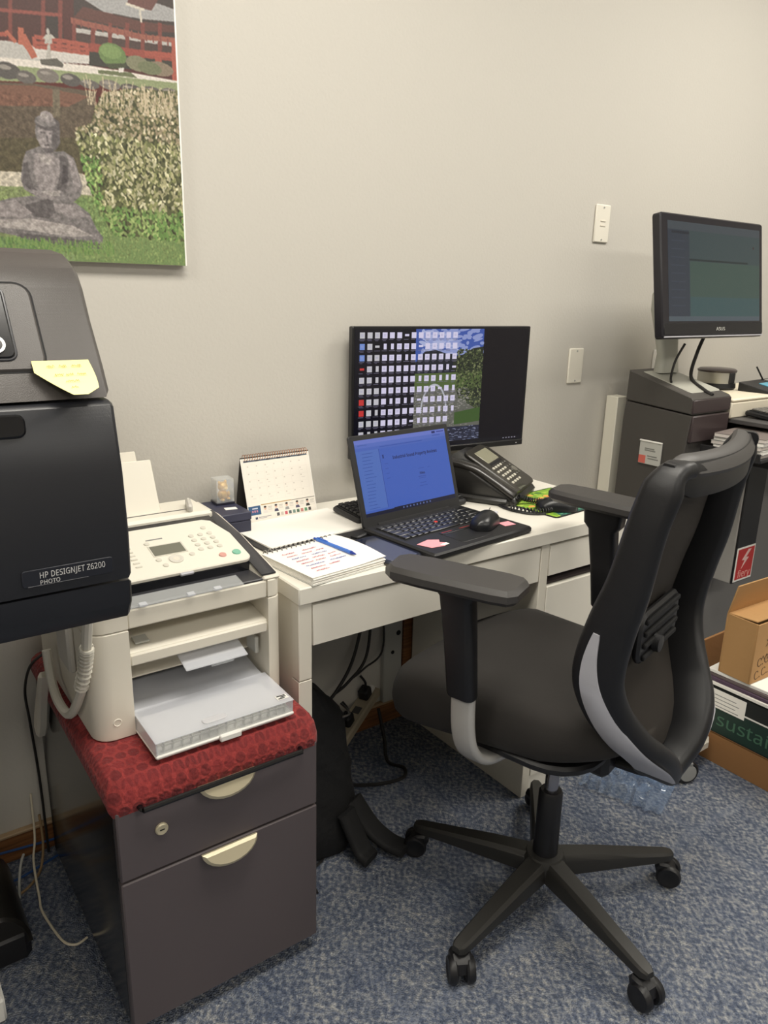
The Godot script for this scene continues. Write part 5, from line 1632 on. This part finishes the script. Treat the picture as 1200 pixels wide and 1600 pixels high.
func arm_loft(sx: int) -> Soup:
	var p := path([Vector3(sx * 0.10, 0.436, -0.036), Vector3(sx * 0.18, 0.440, -0.040), Vector3(sx * 0.236, 0.456, -0.046), Vector3(sx * 0.268, 0.492, -0.052), Vector3(sx * 0.278, 0.54, -0.056), Vector3(sx * 0.279, 0.60, -0.058)], 5)
	var rings := []
	for i in p.size():
		var t := (p[mini(i + 1, p.size() - 1)] - p[maxi(i - 1, 0)]).normalized()
		var n := t.cross(Vector3.BACK).normalized()
		var ring := PackedVector3Array()
		for q in rrect(0.018, 0.048, 0.008, 3):
			ring.append(p[i] + n * q.x + Vector3.BACK * q.y)
		rings.append(ring)
	return loft(rings)

func carton(t: Node3D, w: float, h: float, d: float, m: Material, called := "carton_wall") -> void:
	# open-built box of card: four walls and a floor, origin at the base centre
	part(called, bx(-w / 2, w / 2, 0, h, d / 2 - 0.004, d / 2, 0.0008), m, t)
	part(called, bx(-w / 2, w / 2, 0, h, -d / 2, -d / 2 + 0.004, 0.0008), m, t)
	part(called, bx(-w / 2, -w / 2 + 0.004, 0, h, -d / 2 + 0.004, d / 2 - 0.004, 0.0008), m, t)
	part(called, bx(w / 2 - 0.004, w / 2, 0, h, -d / 2 + 0.004, d / 2 - 0.004, 0.0008), m, t)
	part("carton_floor", bx(-w / 2 + 0.004, w / 2 - 0.004, 0, 0.004, -d / 2 + 0.004, d / 2 - 0.004, 0.0), m, t)

func right_side() -> void:
	# ---- dark grey console with a sloping hood
	var t := thing("console_cabinet", "dark grey upright console with a sloping hood, carrying a raised monitor", "console", Vector3(2.255, 0, 0.23))
	var dk := grained(pm(C(70, 67, 64), 0.5), M.grit, 16, 0.1)
	var fr := pm(C(60, 50, 51), 0.35)
	part("body", sideways(outline([-0.125, 0.0, 0.125, 0.0, 0.127, 0.40, 0.118, 0.83, 0.127, 0.945, -0.120, 0.962, -0.125, 0.9]), 0.205, 0.003), dk, t)
	part("hood", sideways(outline([-0.120, 0.966, 0.128, 0.949, 0.128, 0.996, 0.120, 1.002, -0.118, 1.064]), 0.209, 0.003), dk, t)
	part("front_panel", bx(-0.098, 0.104, 0.86, 0.944, 0.120, 0.132, 0.003), fr, t)
	part("hood_front", bx(-0.104, 0.104, 0.952, 0.994, 0.122, 0.131, 0.002), fr, t)
	var sg := thing("console_sign", "small white sign with a red corner on the console's left side", "sign", Vector3(2.148, 0.806, 0.231))
	part("plate", bx(-0.003, 0.003, -0.038, 0.040, -0.041, 0.041, 0.001), M.grey_light, sg)
	part("top_edge", bx(-0.006, 0.001, 0.036, 0.041, -0.042, 0.042, 0.001), M.white, sg)
	part("red_corner", bx(-0.0036, -0.003, -0.036, -0.010, -0.040, -0.014, 0.0), pm(C(206, 104, 92), 0.6), sg)
	for k in 4:
		part("print_line", bx(-0.0034, -0.003, -0.002, 0.002, -0.020, 0.016 + 0.004 * (k % 2), 0.0), pm(C(126, 126, 122), 0.7), sg, Vector3(0, [0.014, 0.008, -0.010, -0.018][k], [0.0, 0.0, 0.012, 0.014][k]))
	# ---- monitor on its stand
	var m := thing("raised_monitor", "black monitor with a dim teal screen, raised on a grey stand", "monitor", Vector3(2.275, 1.035, 0.21))
	var bz := pm(C(30, 28, 34), 0.3)
	var hd := part("housing", prism(rrect(0.552, 0.358, 0.010, 3), 0.030, 0.004), bz, m, Vector3(0.0, 0.319, 0.072), Vector3(-9.6, 0, 0))
	part("back_cover", prism(rrect(0.46, 0.27, 0.03), 0.030, 0.012), bz, hd, Vector3(-0.01, 0.0, -0.026))
	var pc := Pic.new(512, 320, C(66, 82, 84))
	pc.rect(0, 0, 512, 26, C(76, 84, 90)); pc.rect(0, 26, 110, 294, C(56, 64, 76)); pc.rect(20, 30, 90, 8, C(40, 46, 56))
	for i in 9: pc.rect(16, 60 + i * 26, 70, 3, C(64, 74, 88))
	pc.rect(110, 116, 330, 6, C(40, 52, 54)); pc.rect(112, 124, 400, 196, C(70, 92, 84))
	pc.rect(112, 240, 400, 80, C(66, 94, 96))
	pc.rect(0, 304, 512, 16, C(88, 100, 108)); pc.rect(470, 60, 8, 8, C(60, 40, 46))
	part("screen", card(0.500, 0.286), screen_mat(pc.tex(), 0.62), hd, Vector3(0.006, 0.014, 0.0153))
	part("lower_strip", bx(-0.27, 0.272, -0.168, -0.134, 0.014, 0.0165, 0.001), pm(C(22, 22, 26), 0.25), hd)
	part("silver_line", bx(-0.27, 0.272, -0.176, -0.1725, 0.014, 0.0172, 0.0004), M.silver, hd)
	lettering("ASUS", 0.014, M.grey_light, hd, Vector3(0.0, -0.153, 0.0168), Vector3.ZERO, "lettering", "Droid Sans", 0.0004, 1.5)
	var st := grained(pm(C(176, 176, 166), 0.42), M.grit, 20, 0.1)
	var rr := []
	for e in [[0.030, -0.055, 0.052, 0.028], [0.09, -0.058, 0.044, 0.024], [0.16, -0.072, 0.052, 0.024], [0.23, -0.084, 0.066, 0.026], [0.28, -0.084, 0.068, 0.026], [0.34, -0.066, 0.050, 0.028], [0.40, -0.040, 0.052, 0.026], [0.42, -0.03, 0.046, 0.02]]:
		var ring := PackedVector3Array()
		for q in rrect(e[2] * 2, e[3] * 1.4, 0.014, 3):
			ring.append(Vector3(q.x + 0.015, e[0] - 0.01, e[1] + q.y))
		rr.append(ring)
	part("stand_column", loft(rr), st, m, Vector3.ZERO, Vector3.ZERO, 60)
	part("stand_arm", bx(-0.05, 0.09, 0.30, 0.36, -0.05, 0.03, 0.008), st, m)
	part("stand_base", prism(rrect(0.168, 0.20, 0.012), 0.012, 0.004).turn(Vector3.RIGHT, -90), st, m, Vector3(0.0, -0.005, 0.015), Vector3(14, 0, 0))
	var cb := [[[Vector3(2.256, 1.155, 0.235), Vector3(2.246, 1.10, 0.215), Vector3(2.225, 1.05, 0.22), Vector3(2.20, 1.035, 0.24)], 0.004, "thin black cable from the raised monitor onto its grey base"], [[Vector3(2.40, 1.19, 0.215), Vector3(2.37, 1.12, 0.21), Vector3(2.33, 1.045, 0.225), Vector3(2.27, 1.018, 0.31), Vector3(2.262, 1.004, 0.352)], 0.006, "thick black cable hanging from the raised monitor across the hood"]]
	for c in cb:
		var o := part("monitor_cable", tube(path(c[0], 8), c[1], 8), M.dark_cable)
		tag(o, c[2], "cable", "raised monitor cables")
	# ---- white board standing behind the console
	var wb := thing("white_board_panel", "narrow white panel standing against the wall behind the grey console", "panel", Vector3(2.207, 0, 0.034))
	part("board", bx(-0.028, 0.028, 0, 0.966, -0.024, 0.024, 0.002), pm(C(222, 218, 204), 0.5), wb)
	part("edge_strip", bx(0.028, 0.034, 0, 0.966, -0.024, 0.026, 0.001), M.black_matte, wb)
	var wp := thing("wall_plate", "white wall plate mostly hidden behind the raised monitor's stand", "wall plate", Vector3(2.462, 1.055, 0.0))
	part("plate", prism(rrect(0.072, 0.118, 0.004, 2), 0.008, 0.003).at(0, 0, 0.004), M.white, wp)
	# ---- side table with a white top and dark edge
	var tb := thing("side_table", "white-topped side table with a thick black edge, right of the console", "table", Vector3(2.80, 0, 0.33))
	part("table_top", bx(-0.43, 0.62, 0.812, 0.826, -0.22, 0.235, 0.002), M.white_lam, tb)
	part("table_edge", bx(-0.43, 0.62, 0.782, 0.811, -0.22, 0.238, 0.003), M.black, tb)
	part("back_panel", bx(-0.43, 0.62, 0.05, 0.782, -0.06, -0.045, 0.001), pm(C(126, 124, 122), 0.6), tb)
	part("kick_plate", bx(-0.43, 0.62, 0.0, 0.05, -0.055, -0.05, 0.001), M.grey_dark, tb)
	part("side_panel", bx(0.60, 0.62, 0.0, 0.782, -0.22, 0.2, 0.001), pm(C(126, 124, 122), 0.6), tb)
	# ---- server tower hung under the table with its red badge
	var sv := thing("server_tower", "slim tower with a black front and red lightning badge, under the side table", "computer tower", Vector3(2.528, 0.335, 0.345))
	part("case", bx(-0.062, 0.062, 0.0, 0.445, -0.058, 0.050, 0.003), pm(C(176, 174, 170), 0.45), sv)
	part("front", bx(-0.061, 0.061, 0.0, 0.445, 0.050, 0.058, 0.003), M.black, sv)
	var bd := part("badge", bx(-0.058, 0.058, 0.006, 0.132, 0.0575, 0.0605, 0.001), M.white, sv)
	part("badge_red", bx(-0.052, 0.052, 0.014, 0.126, 0.0604, 0.0610, 0.0), pm(C(190, 48, 46), 0.5), bd)
	part("lightning", prism(outline([0.012, 0.120, -0.022, 0.084, -0.004, 0.082, -0.020, 0.052, 0.020, 0.090, 0.002, 0.092, 0.030, 0.120]), 0.001), pm(C(232, 196, 190), 0.5), bd, Vector3(0, 0, 0.0614))
	lettering("fiery", 0.036, pm(C(228, 168, 160), 0.5), bd, Vector3(-0.038, 0.032, 0.0612), Vector3.ZERO, "lettering", "Droid Sans", 0.0006, 1.1)
	# ---- on the table: printer box, keyboard, books on a black tray, papers
	var rs := thing("riser_shelf", "dark grey riser shelf on the side table carrying the printer and keyboard", "shelf", Vector3(2.88, 0.826, 0.30))
	part("shelf_board", bx(-0.50, 0.50, 0.080, 0.095, -0.21, 0.225, 0.002), M.grey_dark, rs)
	part("shelf_back", bx(-0.50, 0.50, 0.0, 0.080, -0.20, -0.19, 0.001), M.grey_dark, rs)
	for x in [-0.35, 0.48]:
		part("shelf_leg", bx(x - 0.01, x + 0.01, 0.0, 0.080, -0.19, 0.05, 0.001), M.grey_dark, rs)
	var wx := thing("white_printer", "low white box printer behind the keyboard on the riser shelf", "printer", Vector3(2.66, 0.921, 0.215))
	part("case", bx(-0.29, 0.34, 0.0, 0.052, -0.12, 0.145, 0.004), pm(C(216, 208, 190), 0.5), wx)
	part("lid", bx(-0.288, 0.34, 0.053, 0.064, -0.12, 0.146, 0.004), pm(C(236, 226, 204), 0.5), wx)
	var yn := thing("yellow_note", "pale yellow slip of paper on the white box printer", "note", Vector3(2.45, 0.9855, 0.26), 30)
	part("sheet", bx(-0.05, 0.05, 0, 0.0008, -0.03, 0.03, 0.0), pm(C(244, 236, 176), 0.8), yn)
	var pk := thing("round_device", "round black device with silver band on the white box printer", "speaker", Vector3(2.60, 0.9855, 0.155))
	part("foot", lathe([Vector2(0, 0), Vector2(0.062, 0), Vector2(0.068, 0.006), Vector2(0.066, 0.022), Vector2(0, 0.022)], 32), M.black, pk)
	part("band", lathe([Vector2(0, 0.022), Vector2(0.064, 0.022), Vector2(0.064, 0.060), Vector2(0, 0.060)], 32), pm(C(190, 188, 180), 0.3, 0.6), pk)
	part("cap", lathe([Vector2(0, 0.060), Vector2(0.066, 0.060), Vector2(0.067, 0.066), Vector2(0.060, 0.071), Vector2(0, 0.073)], 32), pm(C(70, 62, 62), 0.3), pk)
	part("band_gap", bx(-0.014, 0.014, 0.022, 0.060, 0.058, 0.0665, 0.002), M.black, pk, Vector3.ZERO, Vector3(0, -6, 0))
	var tmn := thing("desk_terminal", "flat black terminal with a bright cyan display beside the round device", "terminal", Vector3(2.74, 0.9855, 0.275), 6)
	part("case", sideways(outline([-0.05, 0.0, 0.055, 0.0, 0.055, 0.008, -0.05, 0.030]), 0.26, 0.002), M.black, tmn)
	var cy := pm(C(20, 40, 46), 0.3)
	cy.emission_enabled = true
	cy.emission = C(110, 205, 225)
	cy.emission_energy_multiplier = 0.6
	part("display", bx(-0.035, 0.035, 0.0, 0.0015, -0.018, 0.018, 0.0), cy, tmn, Vector3(-0.012, 0.0195, 0.004), Vector3(12, 0, 0))
	part("antenna", tube(PackedVector3Array([Vector3(0.06, 0.02, -0.04), Vector3(0.025, 0.075, -0.06)]), 0.003, 6), M.black, tmn)
	part("clip", bx(0.03, 0.10, 0.018, 0.034, -0.03, 0.0, 0.004), M.chrome, tmn)
	var kb := thing("keyboard", "dark keyboard with grey keys in front of the white box printer", "keyboard", Vector3(2.66, 0.921, 0.442), -2)
	part("tray", prism(rrect(0.44, 0.14, 0.008, 3), 0.016, 0.004).turn(Vector3.RIGHT, -90), M.black, kb, Vector3(0, 0.010, 0), Vector3(5, 0, 0))
	var bed := part("key_bed", bx(-0.21, 0.21, 0, 0.002, -0.06, 0.06, 0.0), M.black_matte, kb, Vector3(0, 0.0185, 0), Vector3(5, 0, 0))
	var row: Array = [1.0, 1.0, 1.0, 1.0, 1.0, 1.0, 1.0, 1.0, 1.0, 1.0, 1.0, 1.0, 1.0]
	key_grid(bed, [row, row, row, row, row], -0.205, -0.046, 0.0315, 0.023, 0.006, pm(C(104, 102, 98), 0.4), 0.002)
	var ty := thing("document_tray", "black document tray holding a stack of booklets by the console", "tray", Vector3(2.36, 0.826, 0.45), 4)
	part("floor", bx(-0.15, 0.14, 0.0, 0.006, -0.09, 0.10, 0.001), M.black, ty)
	part("side_wall", bx(-0.155, -0.149, 0.0, 0.03, -0.09, 0.10, 0.002), M.black, ty)
	part("front_lip", bx(-0.15, 0.14, 0.0, 0.012, 0.096, 0.102, 0.002), M.black, ty)
	for k in 5:
		var b := thing("booklet", ["booklet at the bottom of the stack in the black tray", "second booklet from the bottom of the stack in the tray", "middle booklet of the stack in the black tray", "second booklet from the top of the stack in the tray", "grey-covered booklet on top of the stack in the tray"][k], "booklet", Vector3(2.365 + 0.004 * (k % 2), 0.8322 + k * 0.0122, 0.452), [3, 6, 2, 5, 7][k], "booklets in the black tray")
		part("pages", bx(-0.12, 0.12, 0.0008, 0.0108, -0.075, 0.080, 0.0004), M.paper if k % 2 else pm(C(220, 212, 206), 0.8), b)
		part("cover", bx(-0.121, 0.121, 0.0, 0.0008, -0.076, 0.081, 0.0), M.grey, b)
		part("cover", bx(-0.121, 0.121, 0.0108, 0.0118, -0.076, 0.081, 0.0), pm(C(120, 110, 106), 0.6) if k == 4 else M.grey_light, b)
	var sh := thing("loose_papers", "white printed sheet lying on the side table's front edge", "paper", Vector3(2.66, 0.8262, 0.535), 6)
	part("sheet", bx(-0.13, 0.13, 0, 0.001, -0.05, 0.02, 0.0), M.paper, sh)
	for k in 3:
		part("print_line", bx(-0.10, 0.09, 0.001, 0.0013, -0.002, 0.002, 0.0), M.grey, sh, Vector3(0, 0, -0.04 + k * 0.012))
	# ---- cartons on the floor
	var card1 := grained(pm(C(150, 108, 66), 0.85), M.soft, 6, 0.2)
	var card2 := grained(pm(C(176, 136, 88), 0.85), M.soft, 6, 0.2)
	var blk := pm(C(26, 30, 30), 0.6)
	var b1 := thing("brown_carton", "plain brown carton on the carpet, bottom of the stack", "carton", Vector3(2.10, 0, 0.86))
	carton(b1, 0.34, 0.094, 0.40, card1)
	part("carton_top", bx(-0.17, 0.17, 0.0905, 0.0945, -0.20, 0.20, 0.0006), card1, b1)
	var b2 := thing("paper_carton", "black and green paper carton with sustainability lettering and white label", "carton", Vector3(2.10, 0.095, 0.845))
	carton(b2, 0.34, 0.142, 0.39, blk)
	part("green_band", bx(-0.1712, -0.170, 0.004, 0.085, -0.193, 0.193, 0.0003), pm(C(24, 52, 44), 0.6), b2)
	part("white_line", bx(-0.1720, -0.1712, 0.088, 0.0925, -0.195, 0.195, 0.0), M.white, b2)
	part("shipping_label", bx(-0.1726, -0.1718, 0.078, 0.134, -0.168, -0.062, 0.0), M.paper, b2)
	for k in 4:
		part("label_print", bx(-0.1729, -0.1726, -0.001, 0.001, -0.155, -0.09 + 0.01 * (k % 2), 0.0), M.grey, b2, Vector3(0, 0.118 - k * 0.011, 0))
	lettering("sustainable", 0.052, pm(C(70, 110, 88), 0.6), b2, Vector3(-0.1716, 0.046, -0.140), Vector3(0, -90, 0), "lettering", "Droid Sans", 0.0006, 1.15)
	part("logo_ring", lathe([Vector2(0.014, 0), Vector2(0.020, 0), Vector2(0.020, 0.0006), Vector2(0.014, 0.0006)], 22).turn(Vector3.BACK, 90), pm(C(70, 110, 88), 0.6), b2, Vector3(-0.1715, 0.046, -0.168))
	part("carton_top", bx(-0.17, 0.17, 0.1382, 0.142, -0.195, 0.195, 0.0006), blk, b2)
	for k in 4:
		var pf := thing("flat_folder", ["white folder lying flat on the black carton, lowest", "purple folder lying flat on the black carton, second from below", "grey folder lying flat on the black carton, third from below", "white folder lying flat directly under the brown box"][k], "folder", Vector3(2.095 + 0.004 * k, 0.2375 + k * 0.0105, 0.84), [0.5, 1.2, -0.6, 1.5][k])
		part("folder_sheet", bx(-0.165, 0.165, 0, 0.0098, -0.19, 0.19, 0.001), [M.paper, pm(C(84, 66, 84), 0.7), pm(C(112, 100, 100), 0.7), M.white][k], pf)
	var b3 := thing("handwritten_box", "tan cardboard box with handwriting, on top of the folders", "carton", Vector3(2.09, 0.2800, 0.738), -3)
	carton(b3, 0.31, 0.178, 0.096, card2)
	part("flap", bx(-0.155, 0.155, 0.0, 0.09, -0.002, 0.002, 0.0008), card2, b3, Vector3(0, 0.177, -0.046), Vector3(12, 0, 0))
	part("flap", bx(-0.153, 0.153, -0.002, 0.002, 0, 0.085, 0.0008), card2, b3, Vector3(0, 0.178, -0.044), Vector3(-4, 0, 0))
	var ink := pm(C(92, 66, 40), 0.8)
	part("handwriting", strokes(scribble(0.19, 0.022, 3, 71), 0.003), ink, b3, Vector3(-0.115, 0.060, 0.048), Vector3(0, 0, 4))
	lettering("C.C.Be", 0.036, ink, b3, Vector3(-0.135, 0.058, 0.0482), Vector3(0, 0, 8), "lettering", "Droid Serif", 0.0004)
	lettering("C.C.Ba", 0.036, ink, b3, Vector3(-0.140, 0.020, 0.0482), Vector3(0, 0, 8), "lettering", "Droid Serif", 0.0004)
	part("handwriting", strokes([[Vector2(0, 0), Vector2(0.02, 0.02)], [Vector2(0.0, 0.02), Vector2(0.02, 0.002)], [Vector2(0.01, 0.0), Vector2(0.012, 0.026)]], 0.003), ink, b3, Vector3(-0.105, 0.105, 0.048))
	var b4 := thing("brown_card", "piece of brown cardboard leaning behind the stack of cartons", "cardboard", Vector3(2.16, 0.002, 0.60))
	part("card_sheet", bx(-0.22, 0.16, 0, 0.31, -0.004, 0.004, 0.001), card1, b4, Vector3.ZERO, Vector3(-4, 0, 0))
	# ---- white rolling stand foot with a grey wheel, and a plastic bag, behind the chair
	var ft := thing("rolling_stand", "low white rolling base with a grey black-rimmed wheel, behind the chair", "rolling base", Vector3(1.83, 0, 0.68))
	part("beam", slab(outline([-0.12, -0.10, 0.09, -0.10, 0.085, 0.02, 0.06, 0.035, -0.09, 0.035, -0.12, 0.02]), 0.030, 0.006), pm(C(226, 220, 208), 0.45), ft, Vector3(0, 0.058, 0))
	for e in [Vector3(-0.052, 0.034, 0.042), Vector3(0.05, 0.034, -0.07)]:
		var wh := part("wheel", lathe([Vector2(0, -0.012), Vector2(0.030, -0.012), Vector2(0.034, -0.008), Vector2(0.034, 0.008), Vector2(0.030, 0.012), Vector2(0.026, 0.011), Vector2(0, 0.013)], 26).turn(Vector3.RIGHT, 90), M.black, ft, e, Vector3(0, -25, 0))
		part("wheel_disc", lathe([Vector2(0, 0), Vector2(0.025, 0), Vector2(0.024, 0.002), Vector2(0, 0.003)], 22).turn(Vector3.RIGHT, 90), pm(C(150, 150, 148), 0.4), wh, Vector3(0, 0, 0.012))
		part("fork", bx(-0.012, 0.012, 0.0, 0.03, -0.016, 0.016, 0.003), M.grey, wh, Vector3(0, 0.004, -0.002))
	var bg := thing("plastic_bag", "crumpled clear bluish plastic bag on the carpet behind the chair", "plastic bag", Vector3(1.615, 0, 0.645), 20)
	var nz := noise(9.0, 14, FastNoiseLite.TYPE_SIMPLEX, 3)
	var bf := func(u: float, v: float) -> Vector3:
		var x := lerpf(-0.07, 0.075, u)
		var z := lerpf(-0.11, 0.115, v)
		var edge := sin(u * PI) * sin(v * PI)
		var k := nz.get_noise_2d(x * 4, z * 4)
		return Vector3(x * (1.0 + 0.2 * nz.get_noise_2d(z * 5, 3)), 0.006 + 0.07 * sqrt(maxf(edge, 0.0)) * (0.6 + 0.6 * k) + 0.012 * absf(nz.get_noise_2d(x * 12, z * 12)), z)
	var pm2 := pm(Color(0.50, 0.60, 0.74, 0.30), 0.08)
	pm2.transparency = BaseMaterial3D.TRANSPARENCY_ALPHA
	part("film", sheet(bf, 16, 22, 0.0), pm2, bg, Vector3.ZERO, Vector3.ZERO, 25)
